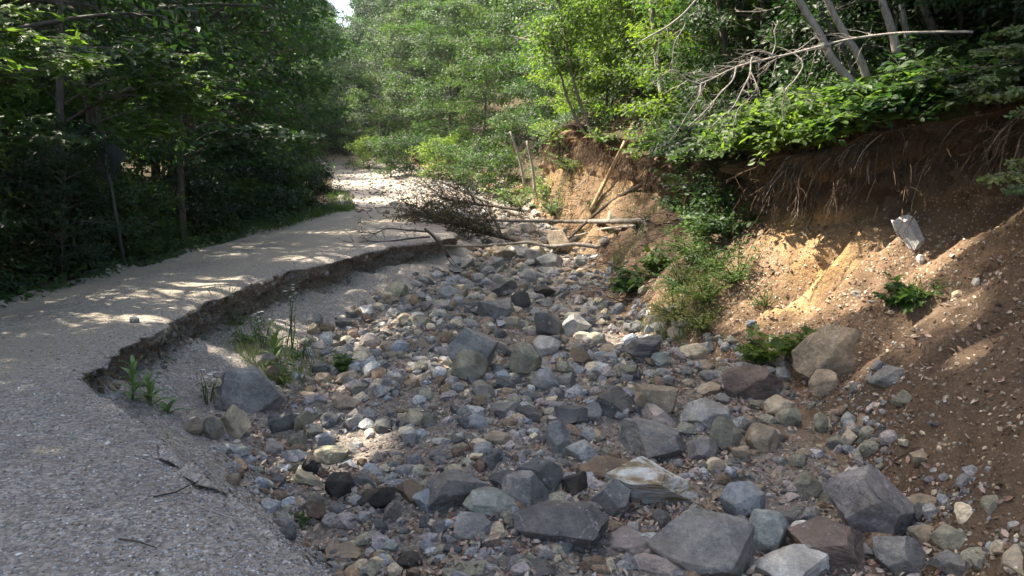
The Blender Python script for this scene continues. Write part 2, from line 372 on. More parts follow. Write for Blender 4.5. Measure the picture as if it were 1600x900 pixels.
# spoil heap of gravel on the far road
hp = aty(622, 318, 31.5); Z += .42 * np.exp(-(((X - hp.x) / .9) ** 2 + ((Y - 32) / 1.6) ** 2)) * m_(1, 2, 3, 4) * (.8 + .3 * n_b)
V = np.stack([X, Y, Z], -1).reshape(-1, 3)
ii = np.arange(nr * nc).reshape(nr, nc)
quads = np.stack([ii[:-1, :-1], ii[:-1, 1:], ii[1:, 1:], ii[1:, :-1]], -1)
qreg = np.repeat(REG[None, :-1], nr - 1, 0)
# colour masks
sand = m_(1) * (np.exp(-((X + 4.4 + .2 * n_a) / .65) ** 2) + .8 * np.exp(-((X + 5.85) / .25) ** 2) + .18 * sstep(-3.6, -5, X)) * sstep(4.0, 6.5, Y + .3 * n_a) * near
sand += m_(1) * .15 * sstep(28, 40, Y)
earth = m_(5, 6); earth = np.where((rg == 4), sstep(.86, 1.0, TT)[None, :] * .8, earth)
bedw = m_(4) + m_(3) * sstep(.75, 1, TT)[None, :]
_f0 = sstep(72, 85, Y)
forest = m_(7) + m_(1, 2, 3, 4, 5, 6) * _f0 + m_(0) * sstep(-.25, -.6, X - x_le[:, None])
cc = [aty(1262, 425, 9.8), aty(1215, 465, 9.6), aty(1240, 345, 11.0), aty(1300, 380, 10.)]
clay = np.zeros_like(X)
for q, (sx, sy, sz) in zip(cc, ((.4, .5, .3), (.35, .6, .25), (.5, .8, .35), (.35, .7, .35))):
    clay += .75 * np.exp(-(((Y - q.y) / (sy * .75)) ** 2 + ((Z - q.z) / sz) ** 2 + ((X - q.x) / (sx * 1.5)) ** 2))
clay += m_(6) * .3 * sstep(9.5, 11, Y) + m_(5, 6) * .3 * sstep(17, 22, Y)
bedw = bedw * (1 - _f0); sand = sand * (1 - _f0)
clay = np.clip(clay * (1 + .6 * n_b), 0, 1) * m_(5, 6)
dark = m_(5) * sstep(8.8, 7.0, Y + .5 * n_a) * 1. + m_(6) * sstep(.05, .6, TT)[None, :] * .95 + m_(2) * .6 * sstep(5, 6.6, Y)  # dark topsoil at right, darker cut face, overhang shade painted into its face
dark = np.maximum(dark, m_(5, 6) * sstep(11.6, 13.2, Y + .5 * n_a) * (.35 * sstep(27, 24, Y + n_a) + .65 * sstep(21.5, 18, Y + n_a)) * np.where(rg == 6, 1, sstep(.15, .5, TT)[None, :]) * .95)  # shade on the middle and far bank painted into the soil colour
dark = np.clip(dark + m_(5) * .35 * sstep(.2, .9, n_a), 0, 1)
def col_attr(me, name, a, idx):
    at = me.color_attributes.new(name, 'FLOAT_COLOR', 'POINT'); c = np.ones((len(idx), 4), np.float32)
    for k, q in enumerate(a): c[:, k] = np.clip(q.reshape(-1)[idx], 0, 1)
    at.data.foreach_set('color', c.ravel())
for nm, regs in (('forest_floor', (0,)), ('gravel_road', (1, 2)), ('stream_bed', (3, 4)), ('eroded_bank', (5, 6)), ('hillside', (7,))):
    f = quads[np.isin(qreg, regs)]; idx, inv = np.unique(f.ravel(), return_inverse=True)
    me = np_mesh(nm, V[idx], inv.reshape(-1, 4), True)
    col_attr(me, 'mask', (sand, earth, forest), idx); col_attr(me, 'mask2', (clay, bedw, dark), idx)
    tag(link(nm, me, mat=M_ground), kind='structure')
bvh = BVHTree.FromPolygons([tuple(v) for v in V.tolist()], quads.reshape(-1, 4).tolist())
def hit(px, py):
    d = ray(px, py).normalized(); h = bvh.ray_cast(EYE, d, 400); return h[0] if h[0] else EYE + d * 30
def ground(x, y, up=30):
    h = bvh.ray_cast(Vector((x, y, up + 20)), Vector((0, 0, -1)), 200); return h[0].z if h[0] else 0.
# normals of the grid, for scattering
G = V.reshape(nr, nc, 3)
gn = np.cross(np.roll(G, -1, 1) - G, np.roll(G, -1, 0) - G); gn /= np.linalg.norm(gn, axis=-1, keepdims=True) + 1e-9
dA = np.linalg.norm(np.cross(np.roll(G, -1, 1) - G, np.roll(G, -1, 0) - G), axis=-1); dA[-1] = 0; dA[:, -1] = 0
def scatter(wt, n):
    p = (wt * dA).ravel(); p[~np.isfinite(p)] = 0; p = np.clip(p, 0, None); p /= p.sum()
    k = rng.choice(len(p), n, p=p); r, c = k // nc, k % nc
    r = np.minimum(r, nr - 2); c = np.minimum(c, nc - 2)
    a, b = rng.random((2, n, 1))
    P = (G[r, c] * (1 - a) + G[r + 1, c] * a) * (1 - b) + (G[r, c + 1] * (1 - a) + G[r + 1, c + 1] * a) * b
    return P, gn[r, c]
D = np.sqrt(X ** 2 + Y ** 2) + .3
vis = sstep(-.2, 1.5, Y) * (np.abs(X) < Y * .72 + 1.2)

# ------------------------------------------------------------------ stones
def ico(n):
    import bmesh
    bm = bmesh.new(); bmesh.ops.create_icosphere(bm, subdivisions=n, radius=1); bm.verts.ensure_lookup_table()
    v = np.array([x.co[:] for x in bm.verts]); f = np.array([[q.index for q in p.verts] for p in bm.faces]); bm.free(); return v, f
ICO = {k: ico(k) for k in (1, 2, 3, 4, 5, 6)}
def rock_verts(seed, kind, sub):
    g = np.random.default_rng(seed); v = ICO[sub][0].copy()
    nc_, lo, hi, soft = {'round': (15, .60, .83, .02), 'slab': (12, .55, .8, .011)}.get(kind, (12, .5, .8, .011))
    s = g.uniform(.8, 1.2, 3); v *= 1.25
    q = np.linalg.qr(g.normal(size=(3, 3)))[0]
    for i in range(nc_):
        zz = 1 - 2 * (i + .5) / nc_; th = i * 2.39996; n = np.array([math.sqrt(1 - zz * zz) * math.cos(th), math.sqrt(1 - zz * zz) * math.sin(th), zz]) + g.normal(size=3) * (.28 if kind != 'round' else .12)
        n = q @ n; n /= np.linalg.norm(n); d = g.uniform(lo, hi)
        e = v @ n - d; push = np.logaddexp(0, np.clip(e / soft, -40, 400)) * soft
        v -= push[:, None] * n
    v *= s
    a = .02 if kind != 'round' else .022
    o = g.uniform(0, 90)
    nn = v / (np.linalg.norm(v, axis=1, keepdims=True) + 1e-9)
    dsp = a * 1.6 * fbm(v[:, 0] * 1.7 + o, v[:, 1] * 1.7, v[:, 2] * 1.7, 3) + a * .7 * fbm(v[:, 0] * 5 + o, v[:, 1] * 5, v[:, 2] * 5, 3)
    if sub >= 5: dsp += .012 * (1 - 2 * np.abs(noise3(v[:, 0] * 7 + o, v[:, 1] * 7, v[:, 2] * 7))) + .007 * noise3(v[:, 0] * 19 + o, v[:, 1] * 19, v[:, 2] * 19)
    v += nn * dsp[:, None]
    lo_, hi_ = v.min(0), v.max(0); return (v - (lo_ + hi_) / 2) / ((hi_ - lo_) / 2)
def rock_mesh(seed, kind, sub):
    return np_mesh('rock', rock_verts(seed, kind, sub), ICO[sub][1], kind == 'round')
COL = dict(grey=(.225, .22, .21), dark=(.115, .115, .112), black=(.045, .04, .036), pale=(.36, .36, .345), white=(.55, .54, .51), blue=(.28, .295, .31),
           tan=(.33, .265, .19), brown=(.20, .145, .10), pink=(.32, .275, .255), red=(.165, .125, .108), olive=(.24, .23, .175), cream=(.50, .42, .30), green=(.29, .31, .28), lilac=(.25, .235, .235))
# cx, bottom, w, h, kind, colour, material, roll, label words
HERO = [
 (1020,800,150,84,'slab','white','b',14,'long pale boulder banded white and ochre, near the front of the stream bed'),
 (1095,905,168,108,'ang','grey','p',6,'largest grey boulder at the bottom edge of the photo, right of centre'),
 (877,864,152,80,'slab','dark','v',4,'dark grey block with white flecks, long side facing the viewer'),
 (955,812,62,62,'ang','grey','v',0,'upright triangular grey rock left of the banded boulder'),
 (840,776,80,60,'round','dark','p',0,'smooth dark grey boulder behind the white veined one'),
 (820,797,74,60,'ang','grey','v',10,'grey boulder laced with white veins, just in front of the smooth dark one'),
 (898,778,40,40,'ang','black','p',0,'small dark brown wedge between the grey block and the banded boulder'),
 (1020,724,112,68,'ang','grey','p',0,'broad grey boulder sitting behind the banded boulder'),
 (1034,676,60,44,'ang','pink','p',10,'pinkish white pointed rock behind the broad grey boulder'),
 (1102,674,80,50,'round','pale','p',-8,'pale grey rounded boulder with a cracked top right of centre'),
 (1134,708,52,56,'round','olive','p',0,'greenish tan upright cobble below the pale cracked boulder'),
 (1026,651,70,50,'ang','tan','p',0,'tan facetted rock standing on dark blocks near the middle'),
 (1160,812,72,58,'round','blue','p',0,'bluish pink rock just right of the banded boulder'),
 (1196,872,72,74,'round','green','p',0,'pale greenish boulder tucked right of the largest grey boulder'),
 (1028,905,110,44,'slab','pink','p',0,'low pink and grey slab cut by the bottom edge of the photo'),
 (988,870,78,46,'ang','pink','v',0,'pale pink mottled rock in front of the triangular one'),
 (872,712,40,54,'ang','grey','v',0,'tall grey rock split from a flat neighbour, left of the broad boulder'),
 (908,722,50,34,'slab','pale','p',0,'flat light grey rock right beside the tall split one'),
 (890,668,58,34,'slab','dark','p',5,'dark slate slab lying left of the mottled dark rock'),
 (918,664,44,34,'ang','grey','v',-14,'grey rock leaning on the dark slate slab'),
 (966,656,72,52,'ang','dark','p',0,'dark mottled boulder left of the tan facetted rock'),
 (828,663,46,30,'slab','dark','p',0,'low dark grey rock left of the slate slabs'),
 (942,756,84,42,'slab','brown','p',0,'flat brown rock peeping out left behind the banded boulder'),
 (1098,724,48,42,'round','lilac','p',0,'bluish white rounded rock between grey boulder and tan cobble'),
 (1158,721,32,24,'round','tan','p',0,'small tan egg shaped cobble below the greenish tan one'),
 (1120,743,30,24,'round','tan','p',0,'yellowish cobble right behind the banded boulder'),
 (812,905,108,38,'slab','dark','p',0,'dark flat rock cut by the bottom edge, left of the pink slab'),
 (905,796,84,24,'slab','pink','p',0,'thin pinkish slab lying behind the long dark block'),
 (1358,848,140,118,'ang','lilac','p',6,'large purplish grey facetted boulder at lower right'),
 (1300,900,146,90,'slab','red','p',4,'reddish brown broad boulder below the large purplish one'),
 (1238,920,122,68,'ang','white','p',0,'white and grey boulder cut by the bottom edge at right'),
 (1408,905,90,66,'slab','grey','p',20,'smooth grey slab leaning below the purplish boulder'),
 (1492,910,90,50,'slab','grey','p',8,'grey cracked rock at the bottom edge far right'),
 (1441,808,56,36,'round','tan','p',0,'loaf shaped tan cobble right of the purplish boulder'),
 (1485,864,64,44,'round','olive','p',0,'pale olive boulder at lower right below the loaf shaped cobble'),
 (1439,857,40,36,'ang','tan','p',0,'brownish cobble squeezed left of the pale olive boulder'),
 (1590,905,52,52,'ang','cream','p',0,'cream coloured rock in the bottom right corner'),
 (1563,808,44,34,'round','olive','p',10,'olive grey rock half buried near the right edge'),
 (1240,828,86,36,'slab','dark','p',0,'dark grey slab behind the reddish broad boulder'),
 (1250,842,32,28,'round','white','p',0,'small white stone on the dark slab at right'),
 (1262,778,48,40,'round','olive','p',0,'greenish tan rock left of the purplish boulder'),
 (1442,728,42,24,'slab','tan','p',8,'flat tan rock lying on the dark soil at right'),
 (1288,622,50,44,'round','tan','p',0,'round tan boulder below the big buried one'),
 (1310,590,126,94,'round','tan','p',-22,'big smooth pale boulder half buried in the toe of the bank'),
 (1388,608,72,38,'round','grey','p',0,'split grey and tan rock right of the round tan boulder'),
 (1176,628,96,56,'round','red','p',-6,'reddish brown flat boulder at the foot of the bank'),
 (1218,654,50,36,'round','cream','p',0,'cream rounded rock in front of the reddish flat boulder'),
 (1192,708,56,46,'round','tan','p',0,'tan brown boulder below the cream rounded rock'),
 (1235,668,36,30,'round','olive','p',0,'olive cobble at the left of the cobble cluster on the right'),
 (1283,680,24,34,'round','olive','p',0,'upright olive cobble in the cobble cluster on the right'),
 (1326,668,24,24,'round','pale','p',0,'square pale cobble on the sunlit litter at right'),
 (1304,664,18,24,'round','tan','p',0,'slim tan cobble left of the square pale one'),
 (1004,570,60,46,'slab','dark','s',-24,'dark slate slab with layered stripes, tipped up to the right'),
 (901,526,44,34,'ang','pale','p',6,'pale grey rock with a flat sunlit top in mid stream'),
 (857,528,44,40,'ang','dark','p',0,'dark bluish rock left of the pale flat topped one'),
 (852,468,34,22,'ang','black','p',0,'dark wedge shaped rock far up the stream bed'),
 (908,574,32,30,'ang','brown','p',0,'grey brown rock standing on sunlit stones in mid stream'),
 (855,557,44,32,'slab','white','p',-10,'bleached white slab left of mid stream'),
 (1034,577,34,26,'ang','green','p',0,'greenish grey rock below the tipped striped slab'),
 (1102,585,32,22,'round','tan','p',0,'tan flat cobble right of the striped slab'),
 (1106,598,28,20,'round','grey','p',0,'grey cobble tucked below the tan flat cobble'),
 (976,594,36,24,'ang','olive','p',0,'olive brown rock below and left of the striped slab'),
 (1101,556,26,22,'ang','pale','p',0,'light grey rock at the foot of the shaded bank'),
 (820,590,54,54,'round','olive','v',0,'mottled olive grey boulder right of the twin boulders'),
 (852,612,42,34,'round','blue','p',0,'bluish white rock below the mottled olive boulder'),
 (886,606,32,24,'ang','grey','p',0,'blue grey rock right of the bluish white one'),
 (814,486,32,30,'ang','dark','p',0,'dark grey rock high in the middle of the stream'),
 (775,505,60,36,'slab','grey','p',6,'flat topped grey boulder left of the upper stream'),
 (740,586,80,70,'ang','grey','p',0,'tall facetted grey boulder, rear one of the twin boulders'),
 (733,599,60,52,'round','olive','p',0,'rounded mottled boulder, front one of the twin boulders'),
 (756,627,36,26,'round','grey','p',8,'smooth grey oval cobble just below the twin boulders'),
 (789,616,38,28,'ang','dark','p',0,'dark angular rock beside the smooth oval cobble'),
 (702,471,34,24,'ang','pale','p',-6,'pointed light grey rock at the edge of the gravel apron'),
 (494,516,22,28,'round','grey','p',10,'upright grey rock on the gravel apron near the tall weed'),
 (511,525,24,20,'round','brown','p',0,'brown cobble right of the upright grey rock'),
 (509,546,24,26,'round','white','p',0,'whitish cobble below the upright grey rock'),
 (530,552,24,20,'ang','brown','p',0,'brown cobble touching the whitish one'),
 (565,561,26,20,'round','cream','p',0,'pale yellow cobble on the upper gravel fan'),
 (579,546,32,24,'round','pink','p',0,'rounded pinkish tan rock at the foot of the gravel apron'),
 (608,551,28,18,'round','tan','p',0,'tan cobble right of the rounded pinkish rock'),
 (501,587,34,22,'round','dark','p',0,'dark grey rounded rock below the yellow cobble'),
 (543,602,38,22,'round','tan','p',0,'broad tan cobble right of the dark rounded rock'),
 (423,602,28,30,'ang','brown','p',0,'orange brown rock above the buried grey boulder'),
 (538,515,28,18,'slab','dark','p',0,'dark flat rock alone on the gravel apron'),
 (382,646,112,84,'round','grey','p',24,'big grey boulder half buried in the left gravel bank'),
 (368,688,44,54,'ang','cream','p',0,'cream facetted boulder below the buried grey boulder'),
 (334,690,32,38,'round','olive','p',0,'olive rock leaning on the left of the cream boulder'),
 (305,684,36,30,'slab','tan','p',18,'tan flat rock, leftmost of the three below the buried boulder'),
 (366,716,50,22,'round','pale','p',12,'grey tan rock partly buried below the cream boulder'),
 (364,760,26,20,'round','tan','p',14,'tan oval stone on the gravel edge'),
 (175,627,28,14,'slab','pale','p',0,'flat whitish stone on the road edge by the broad leaved weed'),
 (210,507,16,12,'round','grey','p',0,'lone grey stone lying on the sandy road'),
 (428,712,30,24,'round','pink','p',0,'pinkish white cobble left of the olive one'),
 (467,703,34,30,'ang','olive','p',0,'olive tan rock with a flat top at the left of the bed'),
 (508,702,34,28,'round','blue','p',0,'blue grey rock right of the olive flat topped one'),
 (440,678,40,36,'ang','dark','p',0,'dark olive rock at the left edge of the bed'),
 (476,674,34,30,'ang','olive','p',0,'olive grey rock touching the dark olive one'),
 (517,727,58,30,'round','olive','p',8,'long olive grey boulder at the left of the bed'),
 (461,723,42,20,'slab','blue','p',0,'blue grey flat rock left of the long olive boulder'),
 (488,745,34,34,'ang','black','p',0,'nearly black angular rock below the long olive boulder'),
 (482,764,48,30,'slab','olive','p',24,'flat olive slab dipping to the right below the black rock'),
 (531,781,48,42,'round','black','p',0,'knobbly blackish round rock at lower left of the bed'),
 (566,768,40,26,'slab','dark','p',10,'dark grey slab behind the knobbly blackish rock'),
 (588,800,66,38,'slab','black','p',-4,'dark crumbly earthy rock right of the knobbly one'),
 (641,790,44,40,'ang','brown','p',0,'brown square edged rock right of the dark crumbly one'),
 (665,804,38,40,'ang','blue','v',0,'small blue grey rock with white faces left of the big block'),
 (714,800,100,64,'slab','grey','p',6,'big grey brown block left of the centre foreground'),
 (768,812,90,50,'round','green','p',10,'pale greenish boulder in front of the big grey brown block'),
 (743,846,72,46,'ang','grey','p',6,'light grey rough boulder under the pale greenish one'),
 (769,864,30,30,'ang','red','p',0,'small dark reddish rock right of the rough light grey one'),
 (614,818,32,32,'ang','grey','v',0,'grey speckled rock standing in dry leaves at lower left'),
 (543,880,76,34,'slab','tan','p',4,'long tan slab at the gravel edge near the bottom'),
 (495,816,34,34,'ang','brown','p',10,'ochre wedge shaped rock at the gravel edge'),
 (641,892,40,30,'round','black','p',0,'blackish rough rock near the bottom left of the bed'),
 (667,868,24,24,'ang','blue','p',0,'bluish stone above the blackish rough rock'),
 (610,864,28,20,'round','green','p',0,'greenish grey stone above the long tan slab'),
 (597,888,40,22,'slab','cream','p',0,'cream coloured rock between the tan slab and the blackish rock'),
 (688,882,24,16,'round','blue','p',0,'bluish white stone right of the blackish rough rock'),
 (768,736,32,28,'ang','dark','p',0,'dark grey cube like rock above the big grey brown block'),
 (786,775,42,40,'ang','dark','p',0,'dark rock wedged between big block and veined boulder'),
 (647,666,34,24,'round','cream','p',0,'cream cobble in the middle left of the bed'),
 (671,668,24,22,'round','olive','p',0,'olive cobble right of the cream one'),
 (640,698,28,28,'round','pale','p',0,'pale bluish rock below the cream cobble'),
 (603,738,28,20,'slab','brown','p',0,'flat brown stone in the middle left of the bed'),
 (683,720,26,18,'round','lilac','p',0,'lilac grey cobble left of the pale tan rock'),
 (776,700,42,26,'round','tan','p',0,'pale tan rock in the middle of the bed'),
 (540,642,44,24,'round','tan','p',12,'tan loaf shaped rock at the left of the bed'),
 (705,892,50,24,'round','tan','p',0,'tan rock at the bottom edge left of centre'),
 (741,905,56,30,'slab','olive','p',0,'olive brown slab cut by the bottom edge'),
 (1412,412,52,76,'slab','white','p',-24,'large white rock sticking out of the bank face'),
 (1438,416,14,18,'round','white','p',0,'small white stone below the large white rock in the bank'),
 (1525,450,14,16,'round','white','p',0,'white stone high on the bank near the right edge'),
 (1496,468,18,14,'round','cream','p',0,'cream stone on the bank left of the white stone'),
 (1070,350,18,16,'round','pale','p',0,'pale stone stuck in the shaded bank above the hanging weeds'),
 (960,350,22,20,'ang','tan','p',0,'tan square stone in the bank near the fallen trunks'),
 (1340,465,24,12,'slab','grey','p',0,'flat grey stone on the bank above the buried boulder'),
 (825,366,28,20,'round','white','p',0,'white boulder under the fallen logs'),
 (826,412,44,26,'ang','lilac','p',0,'grey pointed rock in front of the fallen logs'),
 (858,424,44,26,'slab','pale','p',0,'pale flat rock far up the stream below the logs'),
 (790,412,36,26,'ang','tan','p',0,'tan rock left of the grey pointed one by the logs'),
 (874,400,40,40,'ang','tan','p',0,'yellowish block at the foot of the far bank'),
 (825,443,26,22,'round','pale','p',0,'light grey round rock in the upper stream'),
 (784,465,50,26,'slab','dark','p',0,'dark low slab at the left of the upper stream'),
 (617,322,8,8,'round','white','p',0,'whitish boulder on the far gravel heap'),
]
unit_cache = {}
hero = []      # (name words, x, y, radius)
placed = []
def seat_rock(cx, bot, wpx, hpx, kind, seed, sub, roll, own):
    key = (seed, kind, sub)
    if key not in unit_cache: unit_cache[key] = (rock_verts(seed, kind, sub), None)
    uv = unit_cache[key][0]
    h = hit(cx, bot - 2); dist = (h - EYE).length
    W = wpx / F * dist; ap = hpx / F * dist; el = math.asin(max(.02, (EYE.z - h.z) / dist))
    dep = W * (.8 if kind != 'slab' else .7); Hh = (ap - .55 * dep * math.sin(el)) / math.cos(el); Hh = min(max(Hh, .38 * W, .5 * ap), 1.5 * W)
    face = math.atan2(h.x, h.y)
    back = Vector((h.x, h.y, 0)).normalized()
    S = np.array([W / 2, dep / 2, Hh / 2]); c = h + back * dep * .42 + Vector((0, 0, Hh * .36))
    Rm = Matrix.Rotation(-face, 3, 'Z') @ Matrix.Rotation(R(roll), 3, 'Y')
    Rn = np.array(Rm)
    for it in range(4):
        P = (uv[::7] * S) @ Rn.T + np.array(c); px, py = project(P)
        ww, hh = np.ptp(px), np.ptp(py); k = float(np.clip(wpx / ww, .8, 1.25)); S[0] *= k; S[1] *= k ** .5
        S[2] *= float(np.clip(hpx * 1.12 / hh, .75, 1.3))
        P = (uv[::7] * S) @ Rn.T + np.array(c); px, py = project(P)
        c = c + Vector(((cx - (px.min() + px.max()) / 2) / F * dist, 0, -(bot + hpx * .08 - py.max()) / F * dist))
    return c, S, Rm
for i, (cx, bot, wpx, hpx, kind, colr, mt, roll, lab) in enumerate(HERO):
    own = wpx >= 44
    sub = 6 if wpx > 95 else 5 if wpx > 44 else 4
    seed = 100 + i if own else 900 + i % 14
    c, S, Rm = seat_rock(cx, bot, wpx, hpx, kind, seed, sub, roll, own)
    if 'sticking out of the bank' in lab: c = c + Vector((.085, .07, -.02))
    if 'half buried' in lab: c = c + Vector((0, .05, -S[2] * .42)); S = S * np.array([1.1, 1.1, 1.1])
    key = (seed, kind, sub); uv, me = unit_cache[key]
    mm = dict(p=M_rock, v=M_vein, b=M_band, s=M_stripe)[mt]
    mk = (key, mt)
    if mk not in unit_cache:
        me = np_mesh('boulder', uv, ICO[sub][1], kind == 'round'); me.materials.append(mm); unit_cache[mk] = me
    o = link('boulder' if wpx > 60 else 'rock' if wpx > 28 else 'cobble', unit_cache[mk])
    o.matrix_world = Matrix.LocRotScale(c, Rm.to_quaternion(), Vector(S))
    q = COL[colr]; j = rnd.uniform(.9, 1.1); o.color = (q[0] * j, q[1] * j, q[2] * j, 1)
    tag(o, lab, 'boulder' if wpx > 60 else 'rock' if wpx > 28 else 'stone', 'boulders and rocks in the dry stream bed')
    placed.append((c.x, c.y, max(S[0], S[1]))); hero.append((lab, c.x, c.y, wpx))
# further countable rocks between the hand-placed ones
SHORT = {0:'banded boulder',1:'largest grey boulder',2:'long dark grey block',7:'broad grey boulder',9:'pale cracked boulder',11:'tan facetted rock',28:'purplish facetted boulder',29:'reddish broad boulder',43:'big half buried pale boulder',45:'reddish flat boulder at the bank',52:'tipped striped slab',53:'pale flat topped rock',63:'mottled olive boulder',67:'flat topped boulder upstream',68:'tall twin boulder',83:'big boulder buried in the left gravel bank',84:'cream facetted boulder',96:'long olive grey boulder',100:'knobbly blackish rock',105:'big grey brown block',106:'pale greenish boulder',111:'long tan slab',124:'pale tan rock in mid bed',137:'fallen logs',72:'pointed light grey rock',78:'rounded pinkish rock',138:'grey pointed rock by the logs',142:'light grey round rock upstream'}
anch = [(SHORT[k], hero[k][1], hero[k][2]) for k in SHORT]
bedmask = (m_(4) * 1. + m_(3) * sstep(.55, 1, TT)[None, :] + m_(5) * sstep(.22, 0, TT)[None, :] * .7)
wt = bedmask * vis * (Y > 2.6) * (Y < 34) / D ** 1.45 * (1 + .6 * n_a)
P, N = scatter(wt, 1500); used = set(); cnt = 0
names = list(COL); pool = ['grey', 'grey', 'dark', 'pale', 'tan', 'tan', 'olive', 'brown', 'pink', 'blue', 'olive', 'green', 'cream', 'lilac']
seen_labels = {}
for p in P:
    if cnt >= 165: break
    d = math.hypot(p[0], p[1]); W = rnd.uniform(17, 52) ** 1.0 / F * d; W = min(max(W * rnd.uniform(.8, 1.1), .06), .5) / 2
    if any((p[0] - a) ** 2 + (p[1] - b) ** 2 < (r * .95 + W * .8) ** 2 for a, b, r in placed): continue
    kd = rnd.choice(['ang', 'round', 'slab', 'ang', 'round']); seed = 950 + rnd.randrange(6); vn = rnd.random() < .12
    cn = rnd.choice(pool if p[0] < 1.2 or p[1] > 14 else ['tan', 'tan', 'olive', 'grey', 'cream', 'brown'])
    mk = ((seed, kd, 4), 'v' if vn else 'p')
    if mk not in unit_cache:
        me = rock_mesh(seed, kd, 4); me.name = 'stone'; me.materials.append(M_vein if vn else M_rock); unit_cache[mk] = me
    o = link('stone', unit_cache[mk]); hz = W * (rnd.uniform(.55, .8) if kd != 'slab' else rnd.uniform(.35, .5))
    o.scale = (W, W * rnd.uniform(.7, .95), hz); o.rotation_euler = (rnd.uniform(-.25, .25), rnd.uniform(-.25, .25), rnd.uniform(0, 6.28))
    o.location = (p[0], p[1], p[2] + hz * .22)
    q = COL[cn]; j = rnd.uniform(.8, 1.2); o.color = (q[0] * j, q[1] * j, q[2] * j, 1)
    # describe it from what it lies beside
    best = sorted(anch, key=lambda a: (a[1] - p[0]) ** 2 + (a[2] - p[1]) ** 2)
    shp = {'ang': 'angular', 'round': 'rounded', 'slab': 'flat'}[kd]; size = 'small' if W < .07 else 'fist sized' if W < .11 else 'medium'
    word = {'blue': 'blue grey', 'olive': 'olive', 'cream': 'cream', 'lilac': 'lilac grey', 'green': 'greenish'}.get(cn, cn)
    for a in best[:6]:
        dx, dy = p[0] - a[1], p[1] - a[2]
        rel = ('right of' if dx > 0 else 'left of') if abs(dx) > abs(dy) else ('behind' if dy > 0 else 'in front of')
        lab = f"{size} {word} {shp} stone {rel} the {a[0]}"
        if lab not in seen_labels: break
    else:
        lab = f"{word} {shp} stone between {best[0][0]} and {best[1][0]}"
    seen_labels[lab] = 1
    tag(o, lab, 'stone', 'loose stones scattered over the stream bed'); placed.append((p[0], p[1], W)); cnt += 1

OCT = (np.array([(1, 0, 0), (-1, 0, 0), (0, 1, 0), (0, -1, 0), (0, 0, 1), (0, 0, -1.)]), np.array([(0, 2, 4), (2, 1, 4), (1, 3, 4), (3, 0, 4), (2, 0, 5), (1, 2, 5), (3, 1, 5), (0, 3, 5)]))
ICO[0] = OCT
def stones(name, P, N, size, sub, palette, mat_, flat=(.45, .8), kind='stuff', sink=.38, label=None, cat=None, group=None, smooth=False):
    n = len(P); tv, tf = ICO[sub]; k = len(tv)
    var = np.stack([(lambda v: v / np.abs(v).max())(rock_verts(3000 + i, ['ang', 'round', 'slab'][i % 3], max(sub, 2)) if sub > 1 else tv * rng.uniform(.6, 1.15, (k, 1)) + rng.uniform(-.2, .2, (k, 3))) for i in range(24)])
    U = var[rng.integers(0, 24, n)]
    sc = np.stack([size, size * rng.uniform(.6, .95, n), size * rng.uniform(flat[0], flat[1], n)], 1) / 2
    U = U * sc[:, None, :]
    th = rng.uniform(0, 6.28, n); up = N + rng.normal(0, .18, (n, 3)); up /= np.linalg.norm(up, axis=1, keepdims=True)
    a = np.stack([np.cos(th), np.sin(th), np.zeros(n)], 1); s = np.cross(up, a); s /= np.linalg.norm(s, axis=1, keepdims=True) + 1e-9; a = np.cross(s, up)
    W_ = U[:, :, 0:1] * a[:, None] + U[:, :, 1:2] * s[:, None] + U[:, :, 2:3] * up[:, None] + (P + up * (sc[:, 2:3] * (1 - 2 * sink)))[:, None]
    pal = np.array([COL[c] for c in palette]); c = pal[rng.integers(0, len(pal), n)] * rng.uniform(.7, 1.3, (n, 1))
    colv = np.repeat(c, k, 0)
    Fc = (tf[None] + (np.arange(n) * k)[:, None, None]).reshape(-1, 3)
    o = link(name, np_mesh(name, W_.reshape(-1, 3), Fc, smooth, colv), mat=mat_)
    tag(o, label, cat, group, kind); return o
gpal = ['grey', 'grey', 'pale', 'olive', 'tan', 'brown', 'dark', 'dark', 'pink', 'blue', 'grey', 'lilac', 'olive', 'dark', 'brown', 'cream']
clusters = .15 + 1.5 * sstep(-.35, .7, n_b + .5 * n_a)
P, N = scatter(bedmask * vis * (Y < 60) * (Y > 2) / D ** 1.3 * clusters, 8000)
stones('cobbles', P, N, (.05 + .17 * rng.random(8000) ** 2.2) * np.clip(D.min() + np.hypot(P[:, 0], P[:, 1]) / 11, .7, 1.5), 2, gpal, M_stone, smooth=False,
       label='mixed grey and tan cobbles filling the stream bed', cat='cobbles')
P, N = scatter(bedmask * vis * (Y < 30) * (Y > 2) / D ** 1.6 * clusters, 30000)
stones('small_stones', P, N, rng.uniform(.02, .062, 30000), 0, gpal, M_stone, label='small stones between the boulders of the stream bed', cat='stones')
apron = m_(3) * (1 - .3 * sstep(.6, 1, TT)[None, :]) + m_(1) * sstep(2.2, .0, x_lip[:, None] - X) * sstep(30, 20, Y) + m_(2) * .6 + m_(1) * .35 * (1 - .85 * np.clip(sand, 0, 1))
P, N = scatter(apron * vis * (Y > 1.2) * (Y < 26) / D ** 2.1, 62000)
stones('loose_gravel', P, N, rng.uniform(.008, .024, 62000) * (1 + .02 * np.hypot(P[:, 0], P[:, 1])) * np.where(rng.random(62000) < .03, 1.8, 1), 0, ['grey', 'grey', 'pale', 'tan', 'dark', 'lilac', 'white', 'pale', 'blue', 'brown', 'olive', 'pink'], M_pebble,
       label='loose grey gravel on the road edge and the slope below it', cat='gravel')
P, N = scatter(m_(5) * vis * (Y > 3) * (Y < 30) / D ** 1.3, 3800)
